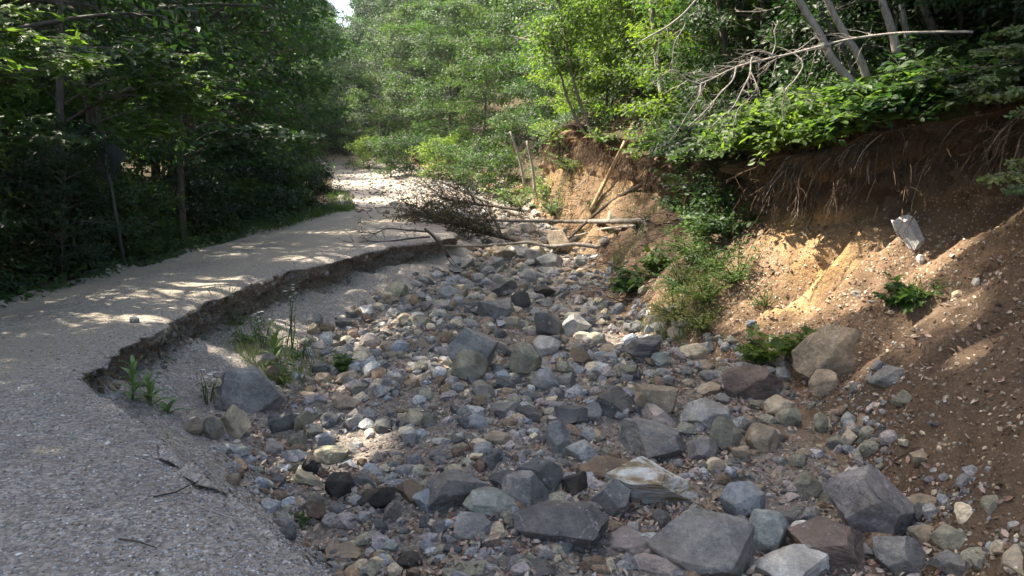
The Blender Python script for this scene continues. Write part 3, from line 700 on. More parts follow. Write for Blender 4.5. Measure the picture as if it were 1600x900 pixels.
stones('bank_pebbles', P, N, rng.uniform(.012, .05, 3800) * np.where(rng.random(3800) < .06, 1.9, 1), 1, ['tan', 'cream', 'olive', 'brown', 'pale', 'tan'], M_stone, label='pebbles studding the brown earth bank', cat='pebbles')
P, N = scatter((m_(3) * sstep(.22, 0, TT)[None, :] + m_(2) * .7) * vis * (Y > 5) * (Y < 24) / D ** .8, 3000)
stones('crumbled_road_base', P, N, .015 + .1 * rng.random(3000) ** 3, 1, ['olive', 'brown', 'tan', 'grey', 'dark'], M_stone, label='crumbled lumps of gravel fallen from the broken road edge', cat='rubble')
COL.update(clod=(.16, .105, .068), clod2=(.11, .075, .05), clod3=(.21, .145, .095))
P, N = scatter((m_(5) + m_(6) * .8) * vis * (Y > 3) * (Y < 30) / D ** 1.4 * (.3 + sstep(-.2, .6, n_b)), 9000)
stones('earth_clods', P, N, rng.uniform(.012, .05, 9000) * np.where(rng.random(9000) < .08, 2.2, 1), 0, ['clod', 'clod2', 'clod3', 'clod', 'clod2'], M_stone, label='crumbled brown clods of earth on the bank', cat='earth clods')
P, N = scatter((m_(3, 4, 5) * sstep(30, 34, Y) + m_(1) * .2 * sstep(26, 40, Y)) * (Y < 62) / D, 9000)
stones('far_rubble', P, N, .05 + .3 * rng.random(9000) ** 3, 1, ['grey', 'olive', 'dark', 'pale', 'brown', 'tan'], M_stone, label='grey rubble spread beside the road beyond the washout', cat='rubble')
# dry leaves
def leaves_mesh(name, P, Nrm, Dir, size, shape='simple', colv=None, widthf=1.):
    """P centres, Nrm normals, Dir growth directions, all (n,3)"""
    n = len(P)
    if shape == 'simple': lv = np.array([(0, 0, 0), (.45, .27, .06), (1, 0, -.06), (.45, -.27, .06)]); lf = np.array([(0, 1, 2), (0, 2, 3)])
    elif shape == 'oval': lv = np.array([(0, 0, 0), (.3, .24, .05), (.68, .24, .03), (1, 0, -.1), (.68, -.24, .03), (.3, -.24, .05), (.5, 0, -.02)]); lf = np.array([(0, 1, 6), (1, 2, 6), (2, 3, 6), (3, 4, 6), (4, 5, 6), (5, 0, 6)])
    elif shape == 'long': lv = np.array([(0, 0, 0), (.35, .11, .03), (.7, .10, -.02), (1, 0, -.16), (.7, -.10, -.02), (.35, -.11, .03), (.5, 0, -.03)]); lf = np.array([(0, 1, 6), (1, 2, 6), (2, 3, 6), (3, 4, 6), (4, 5, 6), (5, 0, 6)])
    elif shape == 'needle': lv = np.array([(0, 0, 0), (.5, .07, 0), (1, 0, 0), (.5, -.07, 0)]); lf = np.array([(0, 1, 2), (0, 2, 3)])
    else:
        lv = np.array([(0, 0, 0), (.12, .30, .02), (.02, .44, -.03), (.33, .30, .03), (.55, .50, -.05), (.58, .2, .02), (1, 0, -.08), (.58, -.2, .02), (.55, -.5, -.05), (.33, -.3, .03), (.02, -.44, -.03), (.12, -.3, .02), (.35, 0, -.02)])
        lf = np.array([(i, (i + 1) % 12, 12) for i in range(12)])
    lv = lv * np.array([1, widthf, 1])
    k = len(lv); d = Dir - Nrm * np.sum(Dir * Nrm, 1, keepdims=True); d /= np.linalg.norm(d, axis=1, keepdims=True) + 1e-9
    s = np.cross(Nrm, d)
    W_ = P[:, None] + (lv[None, :, 0:1] * d[:, None] + lv[None, :, 1:2] * s[:, None] + lv[None, :, 2:3] * Nrm[:, None]) * size[:, None, None]
    Fc = (lf[None] + (np.arange(n) * k)[:, None, None]).reshape(-1, 3)
    return np_mesh(name, W_.reshape(-1, 3), Fc, False, None if colv is None else np.repeat(colv, k, 0))
def unit(a): return a / (np.linalg.norm(a, axis=1, keepdims=True) + 1e-9)
nl = 24000
P, N = scatter((bedmask * .9 + m_(5) * .16) * vis * (Y > 2) * (Y < 22) / D ** 1.7 * (.25 + 1.2 * sstep(-.1, .7, fbm(X * 1.3, Y * 1.3, 9, 3))), nl)
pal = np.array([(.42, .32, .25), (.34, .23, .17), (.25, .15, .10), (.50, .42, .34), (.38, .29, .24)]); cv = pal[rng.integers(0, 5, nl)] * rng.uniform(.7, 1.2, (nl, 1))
o = link('leaf_litter', leaves_mesh('leaf_litter', P + N * rng.uniform(.002, .02, (nl, 1)), unit(N + rng.normal(0, .6, (nl, 3))), rng.normal(size=(nl, 3)), rng.uniform(.03, .075, nl), 'oval', cv, .85), mat=M_litter)
tag(o, 'dry pinkish brown leaves gathered between the stones', 'leaf litter', kind='stuff')
nl = 7000
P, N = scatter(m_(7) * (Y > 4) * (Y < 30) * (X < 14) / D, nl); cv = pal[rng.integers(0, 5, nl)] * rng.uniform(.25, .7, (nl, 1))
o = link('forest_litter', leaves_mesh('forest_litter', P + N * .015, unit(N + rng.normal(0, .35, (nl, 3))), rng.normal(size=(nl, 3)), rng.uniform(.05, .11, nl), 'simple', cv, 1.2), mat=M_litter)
tag(o, 'brown dead leaves covering the wooded hillside', 'leaf litter', kind='stuff')

# ------------------------------------------------------------------ trees
def bend(p, d, length, n, droop=0., wob=.12):
    pts = [Vector(p)]; d = Vector(d).normalized()
    for i in range(n):
        d = (d + Vector((rnd.uniform(-wob, wob), rnd.uniform(-wob, wob), rnd.uniform(-wob, wob) - droop / n))).normalized()
        pts.append(pts[-1] + d * (length / n))
    return pts
def tree_skeleton(H, Rr, base, r0, limbs, subs, lean=(0, 0), top=1., up=.35):
    wood = MB(); tips = []
    tr = bend((0, 0, 0), (lean[0], lean[1], 1), H * .97, 9, 0, .05)
    wood.tube(tr, r0, r0 * .12, 7, .06)
    for i in range(limbs):
        t = base + (1 - base) * ((i + rnd.random()) / limbs) ** .9; t = min(t, .985)
        k = t * 9; a = int(k); p = tr[a].lerp(tr[min(a + 1, 9)], k - a)
        az = i * 2.4 + rnd.uniform(-.5, .5); prof = math.sin(math.pi * min(1, (t - base) / (1 - base) * .68 + .22)) ** .6
        ln = Rr * prof * rnd.uniform(.65, 1.15) * (1 if t < .9 else top); e = up + .7 * t + rnd.uniform(-.15, .15)
        lb = bend(p, (math.cos(az), math.sin(az), e), ln, 5, .45)
        wood.tube(lb, r0 * (1 - t) * .4 + .012, .006, 4, 0, False)
        for j in range(subs):
            u = .3 + .7 * (j + rnd.random()) / subs; kk = u * 5; b = min(int(kk), 4); q = lb[b].lerp(lb[b + 1], kk - b)
            dd = (lb[b + 1] - lb[b]).normalized(); sd = Vector((-dd.y, dd.x, 0)) * rnd.choice((-1, 1)); sl = ln * .33 * rnd.uniform(.6, 1.2) * (1.25 - u * .5)
            sb = bend(q, dd * .6 + sd + Vector((0, 0, rnd.uniform(-.2, .3))), sl, 3, .3)
            wood.tube(sb, .01, .004, 3, 0, False)
            for s in (sb[2], sb[3]): tips.append((*s, dd.x + sd.x * .5, dd.y + sd.y * .5, 0))
        tips.append((*lb[-1], 0, 0, 0)); tips.append((*lb[3], 0, 0, 0))
    return wood, np.array(tips)
def crown(tips, per, spread, size, flat=.4, shape='simple', keep=None, droop=.35):
    c = np.repeat(tips[:, :3], per, 0); n = len(c); g = rng.normal(0, 1, (n, 3)) * np.array([spread, spread, spread * flat])
    P = c + g
    if keep is not None: P = P[keep(P)]; n = len(P)
    out = P - tips[:, :3].mean(0); out[:, 2] = 0; out = unit(out)
    Nn = unit(np.array([0, 0, .8]) + out * .55 + rng.normal(0, .6, (n, 3))); Dd = out * .6 + rng.normal(0, .7, (n, 3)) + np.array([0, 0, -droop])
    return leaves_mesh('crown', P, Nn, Dd, rng.uniform(size * .7, size * 1.25, n), shape)
KIND = {}
def make_kind(key, H, Rr, base, r0, limbs, subs, per, spread, size, leaf, bark, shape='simple', up=.35, top=.75, flat=.6, lean=(0, 0), nvar=2):
    out = []
    for i in range(nvar):
        wd, tp = tree_skeleton(H * (1 + .08 * i), Rr, base, r0, limbs, subs, lean, top, up)
        tm = wd.mesh('trunk'); tm.materials.append(bark); cm = crown(tp, per, spread, size, flat, shape); cm.materials.append(leaf); out.append((tm, cm))
    KIND[key] = out
make_kind('maple', 13, 4.0, .07, .16, 52, 6, 26, .30, .16, M_leafD, M_bark, nvar=2)
make_kind('beech', 12, 3.8, .06, .13, 50, 6, 30, .28, .19, M_leafM, M_bark, nvar=2, flat=.6)
make_kind('bright', 9, 3.0, .08, .10, 44, 6, 24, .25, .15, M_leafB, M_pale, nvar=2, flat=.6)
make_kind('ash', 17, 3.8, .2, .17, 46, 6, 22, .5, .22, M_leafG, M_pale, nvar=2)
make_kind('canopy', 11, 4.2, .30, .14, 46, 6, 26, .32, .17, M_leafM, M_bark, nvar=2)
make_kind('sapling', 4.2, 1.5, .05, .035, 22, 4, 20, .16, .12, M_leafM, M_bark, nvar=2)
make_kind('dsap', 4.4, 1.7, .03, .035, 26, 5, 18, .15, .11, M_leafD, M_bark, nvar=2, up=.2)
make_kind('bsap', 4.6, 1.9, .02, .035, 26, 5, 18, .15, .12, M_leafB, M_bark, nvar=2, up=.2)
make_kind('bush', 1.5, 1.2, .02, .02, 20, 4, 16, .13, .10, M_leafM, M_bark, nvar=2, up=.6)
make_kind('bushb', 1.4, 1.2, .02, .02, 20, 4, 16, .13, .10, M_leafB, M_bark, nvar=1, up=.6)
make_kind('bushd', 1.8, 1.4, .02, .02, 20, 4, 16, .16, .12, M_leafD, M_bark, nvar=1, up=.6)
make_kind('fartree', 15, 4.8, .03, .2, 46, 6, 20, .5, .42, M_leafM, M_bark, nvar=2)
def plant(key, name, x, y, sc, label, cat, group, var=None, z=None, tilt=(0, 0)):
    v = KIND[key][rnd.randrange(len(KIND[key])) if var is None else var % len(KIND[key])]
    o = empty(name, (x, y, (ground(x, y) if z is None else z) - .06), rnd.uniform(0, 6.28)); o.scale = (sc * rnd.uniform(.9, 1.1),) * 2 + (sc,)
    o.rotation_euler.x, o.rotation_euler.y = tilt
    link('trunk' if 'bush' not in key else 'stem', v[0], o); link('crown' if 'bush' not in key else 'foliage', v[1], o)
    tag(o, label, cat, group); return o

# spots to be sunlit; crown leaves on their line to the sun are cut away (world point, radius)
LIT = [(aty(870, 395, 20), 1.9), (aty(930, 375, 20), 1.0), (aty(950, 290, 21), .5), (aty(960, 540, 10.8), .55), (aty(700, 590, 9.2), .5), (aty(560, 545, 10.5), .45), (aty(1250, 420, 10), 1.2), (aty(1210, 350, 11), .9), (aty(1350, 380, 9.3), .75), (aty(1440, 390, 8.6), .5),
       (aty(1380, 530, 7.6), .6), (aty(1480, 470, 7.6), .5), (aty(1570, 620, 6.2), .3), (aty(230, 485, 8.8), .75), (aty(350, 448, 10.8), .75), (aty(120, 478, 9.2), .5), (aty(480, 405, 14), .6), (aty(200, 440, 11), .35), (aty(600, 345, 24.5), 1.1), (aty(1050, 180, 18), 2.), (aty(1350, 180, 10), 1.3), (aty(930, 160, 26), 3), (aty(820, 60, 30), 3.5), (aty(1290, 60, 10), 1.0), (aty(60, 70, 7.6), .9), (aty(140, 60, 8.1), .5), (aty(325, 110, 13), .8), (aty(440, 205, 17), .6), (aty(1110, 380, 13), .6), (aty(1060, 490, 11.5), .5)]
Ln = np.array(L)
def keep_for(o_):
    def keep(P):
        W_ = P * 1.0 + np.array(o_); k = np.ones(len(P), bool)
        for c, r in LIT:
            q = W_ - np.array(c); al = q @ Ln; dd = np.linalg.norm(q - al[:, None] * Ln, axis=1)
            k &= ~((al > 2.5) & (dd < r * (1 + .25 * rng.normal(size=len(P)))))
        return k
    return keep
# big shade trees lining the left of the road, each with a crown of its own; some, unseen ones too, added for shade
n_sh = 0
for (x, y, H, rr, bs, lab) in [(-8.2, 2.2, 14.5, 4.2, .25, 'tall leafy tree at the left edge of the photo, beside the road'), (-8.6, 7.0, 15.5, 4.4, .2, 'tall dark tree left of the road, behind the hanging maple leaves'),
                               (-8.4, 11.8, 16, 4.2, .18, 'tall dark tree just behind the sign post'), (-9.0, 17.0, 16, 4.2, .12, 'tall tree left of the road, right of the sign post'),
                               (-9.4, 22.5, 15, 4.0, .1, 'tall tree left of the road with foliage down to the verge'), (-10.2, 28.5, 14, 3.8, .08, 'tall tree left of the road near the far grassy verge'),
                               (-8.6, 12.6, 22.5, 4.6, .52, 'tallest tree over the road, its crown above the frame'), (-9.4, 8.4, 22, 4.6, .52, 'tall straight tree behind the sign with its crown above the frame'), (-10.6, 5.2, 20.5, 4.4, .45, 'very tall tree rising out of frame left of the sign'), (-10.6, 0.5, 18.5, 4.4, .4, 'very tall unseen tree added for shade left of the camera'), (-8.9, 20.4, 20, 4.4, .4, 'tall tree with a high crown left of the road, level with the broken edge'), (-9.4, 25.6, 19, 4.2, .35, 'tall tree with a high crown left of the road, level with the brush pile'), (-8.3, 9.9, 23.5, 4.8, .5, 'towering tree close behind the sign with its crown far above the frame'), (-8.2, 4.6, 17.5, 4.3, .4, 'tall tree with a high crown near the left edge of the photo'), (-8.6, -3.2, 15.5, 4.4, .3, 'tall unseen tree added behind the viewer for shade, left of the road'), (-12.5, 4.5, 18, 4.5, .3, 'tallest tree deep in the dark forest at far left'), (-13, 11.5, 18.5, 4.5, .3, 'high crowned tree deep behind the sign'), (-13.5, 19, 18, 4.4, .3, 'high crowned tree deep behind the middle of the left forest')]:
    wd, tp = tree_skeleton(H, rr, bs, .19, 52, 6, (rnd.uniform(-.03, .03), rnd.uniform(-.03, .03)), .7)
    gz = ground(x, y) - .06; o = empty('shade_tree', (x, y, gz))
    tm = wd.mesh('trunk'); tm.materials.append(M_bark); link('trunk', tm, o)
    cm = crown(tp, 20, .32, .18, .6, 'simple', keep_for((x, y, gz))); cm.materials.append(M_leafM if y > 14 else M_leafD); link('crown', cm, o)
    tag(o, lab, 'tree', 'tall trees left of the road')
G1 = 'trees of the forest left of the road'; G2 = 'trees of the wooded slope on the right'; G3 = 'trees closing the view at the end of the road'
k = 0
for (x, y, kd, s) in [(-18, 1, 'maple', 1), (-18, 8, 'maple', 1.1), (-19, 15, 'maple', 1.1), (-20, 22, 'maple', 1.2), (-18, 29, 'maple', 1.2), (-13.5, 24.5, 'maple', .8), (-24, 12, 'maple', 1.2), (-25, 20, 'maple', 1.3), (-24, 4, 'maple', 1.2), (-26, 30, 'maple', 1.3), (-8.3, 14.5, 'sapling', 1.2), (-8.8, 19.8, 'sapling', 1.3), (-8.0, 9.5, 'sapling', 1), (-8.6, 5.2, 'sapling', 1.1),
                      (-10.8, 33, 'beech', 1.0), (-12.5, 37, 'maple', 1.05), (-15, 33, 'maple', 1.2), (-14.5, 41, 'beech', .8), (-18, 47, 'maple', .9), (-20, 58, 'maple', .9), (-22, 50, 'maple', 1.2), (-24, 38, 'maple', 1.3), (-6.75, 11.5, 'dsap', .5), (-9.6, 25.5, 'sapling', 1.4), (-10.3, 30.5, 'sapling', 1.3)]:
    plant(kd, 'forest_tree' if kd != 'sapling' else 'sapling', x, y, s, ('low leafy sapling right before the sign post' if kd == 'dsap' else 'slender young tree' if kd == 'sapling' else 'broadleaf tree') + ('' if kd == 'dsap' else ' deep in the dark forest left of the sign' if y < 10 else ' in the dark forest just right of the sign' if y < 24 else ' in the left forest above the grassy verge' if y < 36 else ' left of the far bend of the road'), 'tree', G1)
for (x, y, kd, s) in [(-5, 62, 'beech', 1.0), (-2, 55, 'beech', .9), (1.5, 49, 'beech', .95), (-8.5, 70, 'beech', 1.1), (-13, 78, 'maple', 1.1), (-19, 74, 'maple', 1.1), (-24, 68, 'maple', 1.0), (-8, 88, 'ash', .95), (-2, 78, 'ash', 1.0), (4, 66, 'ash', 1.0), (-14, 96, 'fartree', .8), (-22, 90, 'fartree', .85), (-4, 100, 'fartree', 1.0), (5, 92, 'fartree', 1.0), (-30, 84, 'fartree', 1.),
                      (-10, 74, 'ash', .9), (-18, 120, 'fartree', .8), (-28, 118, 'fartree', .85), (-8, 125, 'fartree', .9), (3, 120, 'fartree', 1), (-38, 112, 'fartree', 1), (14, 100, 'fartree', 1.2), (12, 80, 'ash', 1.1), (-17, 84, 'beech', .8), (-12.5, 66, 'sapling', 1.4), (-17.5, 68, 'beech', .7)]:
    plant(kd, 'forest_tree', x, y, s, {'beech': 'rounded green tree', 'maple': 'dark broadleaf tree', 'ash': 'tall grey green tree', 'fartree': 'far off tree on the rising ground', 'sapling': 'young tree'}[kd] + ' closing the view where the road ends', 'tree', G3)
for (x, y, kd, s) in [(3.4, 41, 'beech', .85), (2.6, 44, 'beech', .6), (4.4, 35, 'bright', 1.0), (6.3, 30, 'bright', 1.15), (4.6, 28.5, 'bright', .85), (8, 36, 'beech', 1.1), (6, 25.5, 'bright', .95), (9.5, 29, 'beech', 1.1), (6.6, 21.5, 'bright', .75), (9.5, 23.5, 'beech', 1.0), (12, 33, 'beech', 1.2),
                      (7.4, 17.5, 'beech', .6), (9.2, 12.2, 'canopy', .85), (8.4, 15.2, 'canopy', .8), (11.2, 9.2, 'canopy', .9), (8.6, 20.5, 'canopy', .8), (12.5, 13.6, 'canopy', 1.), (15, 15, 'canopy', 1.1), (14.5, 8, 'canopy', 1.1), (20, 16, 'canopy', 1.2), (22, 10, 'canopy', 1.2), (6.3, 24, 'bright', .8), (16, 24, 'canopy', 1.2), (20, 34, 'maple', 1.3), (24, 22, 'canopy', 1.3), (10.6, 19, 'canopy', .9), (13, 25, 'canopy', 1.1), (10.5, 14, 'canopy', .8), (13.5, 17, 'canopy', 1.0), (14, 11, 'canopy', 1.0), (17, 20, 'canopy', 1.2), (18, 13, 'canopy', 1.1), (7, 46, 'beech', 1.1), (11, 42, 'maple', 1.2), (10, 55, 'ash', 1.0), (16, 30, 'maple', 1.2), (13, 48, 'maple', 1.2), (17, 7, 'canopy', 1.0), (20, 26, 'canopy', 1.2), (5.4, 18.2, 'sapling', .7), (5.0, 12.2, 'dsap', 1.), (5.6, 13.8, 'dsap', 1.1), (4.7, 15.2, 'dsap', .9), (5.4, 11.3, 'dsap', .9), (6.6, 11.8, 'dsap', 1.1), (6.4, 10.2, 'dsap', 1.), (7.4, 10.8, 'dsap', 1.1), (6.2, 14.6, 'dsap', 1.1), (6.1, 8.6, 'dsap', .8), (7.0, 9.2, 'dsap', 1.1), (4.8, 17.2, 'sapling', 1.), (6.4, 7.4, 'dsap', .9), (8.2, 9.3, 'dsap', 1.2), (7.6, 14., 'dsap', 1.2), (4.4, 18.6, 'bsap', 1), (4.3, 20.4, 'bsap', .9), (3.7, 22.6, 'bsap', 1.1), (4.8, 22.2, 'bsap', 1.2), (3.0, 25.2, 'bsap', 1.1), (4.3, 25.5, 'bsap', 1.2), (2.6, 27.6, 'bsap', 1.1), (3.6, 29.5, 'bsap', 1.3), (5.3, 19.8, 'bsap', 1.1), (2.4, 31, 'bsap', .9), (4.2, 16.6, 'sapling', .8), (6.2, 12.8, 'canopy', .9), (6.8, 9.2, 'canopy', .95), (5.8, 16.6, 'canopy', .9), (9.5, 10.6, 'canopy', .95), (10.8, 16.6, 'canopy', 1), (8, 25, 'canopy', 1), (12.5, 21.5, 'canopy', 1), (7.4, 5.5, 'canopy', 1)]:
    plant(kd, 'hillside_tree' if kd not in ('sapling', 'dsap', 'bsap') else 'sapling', x, y, s, {'beech': 'green layered tree', 'bright': 'sunlit bright green tree', 'maple': 'dark tree deep', 'canopy': 'high crowned dark tree', 'sapling': 'thin leafy sapling', 'dsap': 'dark leafy sapling', 'bsap': 'bright bushy sapling', 'ash': 'tall grey green tree'}[kd] + (' above the slender pale trunks on the right slope' if y < 15 else ' on the right slope behind the bare dead sapling' if y < 22 else ' on the right slope above the root clump' if y < 31 else ' beyond the two dead trunks, right of the road'), 'tree', G2)
r2 = random.Random(5)
for yy in range(60, 150, 7):
    for xx in range(-75, 60, 7):
        x = xx + r2.uniform(-2.5, 2.5); y = yy + r2.uniform(-2.5, 2.5); rc = float(np.interp(y, ys, (x_le + x_lip) / 2))
        if abs(x) > y * .72 + 6 or (abs(x - rc) < 6.5 and y < 84) or r2.random() < .12 or (y < 74 and -12 < x < 6): continue
        px = 800 + F * x / y; s_ = r2.uniform(.75, 1.05) * (.62 if 515 < px < 575 else 1)
        side = 'right of' if x > rc else 'left of'
        plant('fartree', 'distant_tree', x, y, s_, f'far off tree on the rising valley side {side} the road', 'tree', 'far off trees on the valley sides')
for (x, y, s_) in [(-9.5, 3.5, 1.2), (-10.5, 6.5, 1.3), (-11, 10, 1.3), (-11, 13.5, 1.2), (-12.5, 8, 1.4), (-13, 15.5, 1.4), (-11, 18, 1.3), (-13, 21.5, 1.4), (-11.5, 25.5, 1.3), (-15, 5.5, 1.6), (-15.5, 11.5, 1.6), (-16, 18.5, 1.6), (-9.6, 8.3, 1.1), (-9.8, 15.4, 1.1)]:
    plant('bushd', 'understory_shrub', x, y, s_, 'dark shrub filling the gloom under the trees on the left', 'shrub', 'shrubs under the left forest')
for (x, y, s_, kd) in [(7.2, 13, 1.0, 'bushd'), (8, 11.3, 1.1, 'bushd'), (6.6, 15.5, 1., 'bushd'), (7.4, 19.5, 1.1, 'bushd'), (9.5, 17, 1.3, 'bushd'), (10, 11, 1.3, 'bushd'), (8.4, 9.8, 1., 'bushd'), (9.4, 8.4, 1.1, 'bushd'), (6, 17.2, .9, 'bushd'), (5.2, 20.8, .9, 'bushd'), (5.6, 23.5, 1.1, 'bushb'), (11.5, 14.5, 1.4, 'bushd'), (12, 18, 1.4, 'bushd'), (7, 21.5, 1.2, 'bushd'), (4.4, 26, 1, 'bushb'), (5.5, 28, 1.2, 'bushd'), (13, 10.5, 1.4, 'bushd'), (10.5, 21, 1.4, 'bushd')]:
    plant(kd, 'understory_shrub', x, y, s_, ('bright' if kd == 'bushb' else 'dark' if kd == 'bushd' else 'green') + (' shrub behind the slender pale trunks' if y < 13 else ' shrub on the slope above the root clump' if y > 19 else ' shrub on the slope behind the bare dead sapling'), 'shrub', 'shrubs under the trees of the right slope')
# shrubs along the left verge, on the far bends and on the bank
VG = 'shrubs along the road verge'
y = 3.2; nv = 0
ORD = ['first', 'second', 'third', 'fourth', 'fifth', 'sixth', 'seventh', 'eighth', 'ninth', 'tenth']
while y < 31:
    x = float(np.interp(y, ys, x_le)) - rnd.uniform(.9, 1.7)
    plant(rnd.choice(['bushd', 'bush', 'bushd']), 'verge_shrub', x, y, rnd.uniform(.45, .8) * (1 + y / 60), ('dark leafy shrub on the verge, nearer than the sign post' if y < 11.2 else 'dark leafy shrub on the verge, just past the sign post' if y < 16 else 'leafy shrub on the verge in the middle of the left forest edge' if y < 22 else 'far leafy shrub on the verge where the bright grass grows'), 'shrub', VG); nv += 1; y += rnd.uniform(.8, 1.5)
for (px, py, yy, s, kd) in [(655, 270, 56, 1.6, 'bush'), (685, 274, 52, 1.7, 'bushb'), (715, 279, 48, 1.5, 'bush'), (745, 286, 44, 1.5, 'bush'), (780, 292, 41, 1.4, 'bush'), (575, 268, 64, 1.6, 'bushb'), (610, 268, 56, 1.6, 'bush')]:
    p = aty(px, py, yy); plant(kd, 'roadside_bush', p.x, p.y, s, 'green bush beyond the washout, ' + ('at the far bend of the road' if px < 620 else 'behind the fallen trunks' if px > 710 else 'at the edge of the rubble'), 'shrub', 'bushes beyond the washout')

# ------------------------------------------------------------------ leafy plants built stem by stem
def leafy(name, base, stems, length, leafsize, per, mat_, label, cat, group=None, spread=.5, shape='oval', droop=.3, bark=M_bark, dirv=(0, 0, 1), pinn=False):
    """a plant of thin stems with paired leaves"""
    o = empty(name, base); wb = MB(); Ps = []; Ds = []
    for i in range(stems):
        a = rnd.uniform(0, 6.28); s = spread * rnd.uniform(.3, 1)
        d = Vector(dirv).normalized() + Vector((math.cos(a) * s, math.sin(a) * s, 0)); ln = length * rnd.uniform(.6, 1.15)
        st = bend((rnd.uniform(-.04, .04), rnd.uniform(-.04, .04), 0), d, ln, 6, droop, .1); wb.tube(st, .006 + .004 * length, .002, 4, 0, False)
        for j in range(per):
            u = .25 + .75 * (j + .5) / per; k_ = u * 6; b = min(int(k_), 5); q = st[b].lerp(st[b + 1], k_ - b); dd = (st[b + 1] - st[b]).normalized()
            for sg in (-1, 1):
                sd = dd.cross(Vector((0, 0, 1))); sd = (sd.normalized() if sd.length > .1 else Vector((1, 0, 0))) * sg
                if abs(dd.z) > .8: aa = j * 1.57 + rnd.uniform(-.4, .4) + (0 if sg > 0 else 3.14); sd = Vector((math.cos(aa), math.sin(aa), 0))
                pp = q + sd * rnd.uniform(.0, .5) * leafsize; Ps.append(pp); Ds.append(sd + dd * .4 + Vector((0, 0, rnd.uniform(-.35, .1))))
    tm = wb.mesh('stem'); tm.materials.append(bark); link('stem', tm, o)
    P = np.array([tuple(p) for p in Ps]); n = len(P)
    lm = leaves_mesh('foliage', P, unit(np.array([-.15, -.15, 1.]) + rng.normal(0, .35, (n, 3))), np.array([tuple(d) for d in Ds]), rng.uniform(leafsize * .65, leafsize * 1.2, n), shape)
    lm.materials.append(mat_); link('foliage', lm, o); tag(o, label, cat, group); return o
def at_hit(px, py, dz=0): h = hit(px, py); return (h.x, h.y, h.z + dz)
# bright shrubs growing over the lip of the bank
BG = 'leafy shrubs along the top of the bank'
for (px, py, yy, s, per, ls, m2, lab) in [
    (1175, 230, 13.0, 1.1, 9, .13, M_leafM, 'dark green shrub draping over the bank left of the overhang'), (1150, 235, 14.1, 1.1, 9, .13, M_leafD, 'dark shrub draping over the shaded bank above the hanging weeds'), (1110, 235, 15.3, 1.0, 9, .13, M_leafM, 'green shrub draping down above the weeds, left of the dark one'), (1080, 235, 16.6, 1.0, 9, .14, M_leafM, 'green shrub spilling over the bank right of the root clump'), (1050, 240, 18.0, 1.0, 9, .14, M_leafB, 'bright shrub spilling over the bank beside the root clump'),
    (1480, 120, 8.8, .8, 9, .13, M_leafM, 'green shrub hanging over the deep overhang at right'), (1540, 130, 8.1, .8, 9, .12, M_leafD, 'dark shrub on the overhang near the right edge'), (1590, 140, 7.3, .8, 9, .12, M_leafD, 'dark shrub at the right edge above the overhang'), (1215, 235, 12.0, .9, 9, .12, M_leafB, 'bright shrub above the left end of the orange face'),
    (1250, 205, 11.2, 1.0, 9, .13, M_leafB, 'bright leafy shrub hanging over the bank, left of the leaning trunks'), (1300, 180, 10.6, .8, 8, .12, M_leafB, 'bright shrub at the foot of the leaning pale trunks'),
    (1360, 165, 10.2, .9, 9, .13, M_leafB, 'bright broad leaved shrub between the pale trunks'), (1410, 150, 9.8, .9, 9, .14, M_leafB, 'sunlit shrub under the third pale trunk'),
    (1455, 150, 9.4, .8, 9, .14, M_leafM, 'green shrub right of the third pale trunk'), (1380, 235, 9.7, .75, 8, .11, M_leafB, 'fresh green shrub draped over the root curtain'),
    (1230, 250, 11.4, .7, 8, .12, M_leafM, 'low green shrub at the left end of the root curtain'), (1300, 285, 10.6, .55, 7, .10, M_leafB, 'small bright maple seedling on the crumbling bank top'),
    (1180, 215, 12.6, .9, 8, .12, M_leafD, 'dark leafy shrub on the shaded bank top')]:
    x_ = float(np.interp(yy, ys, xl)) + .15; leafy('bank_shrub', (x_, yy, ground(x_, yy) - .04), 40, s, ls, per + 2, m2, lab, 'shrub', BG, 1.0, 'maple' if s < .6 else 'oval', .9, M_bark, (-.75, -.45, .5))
for (px, py, yy, s, m2, lab) in [(850, 300, 29, 1.5, M_leafB, 'bright green shrub at the far end of the stream'), (810, 318, 31, 1.4, M_herb, 'bright weeds left of the far root curtain'), (870, 330, 26.5, 1.1, M_herb, 'tall pale weeds below the far root curtain'), (905, 260, 26, 1.3, M_leafB, 'sunlit shrub on top of the far root curtain'), (960, 225, 22.8, 1.2, M_leafB, 'sunlit shrub left of the leaning tan pole'),
                                 (1010, 235, 20.5, 1.0, M_leafB, 'bright shrub on the bank top near the big root clump'), (1060, 225, 18.2, .9, M_leafM, 'green shrub on the shaded bank top right of the root clump'), (880, 225, 27, 1.4, M_leafB, 'yellow green shrub above the far end of the bank'), (940, 322, 22.4, .6, M_herb, 'small weeds on the orange bank by the logs')]:
    p = aty(px, py, yy); leafy('bank_shrub', (p.x, p.y, p.z - .3), 34, s, .14, 12, m2, lab, 'shrub', BG, 1.0, 'simple', .8)
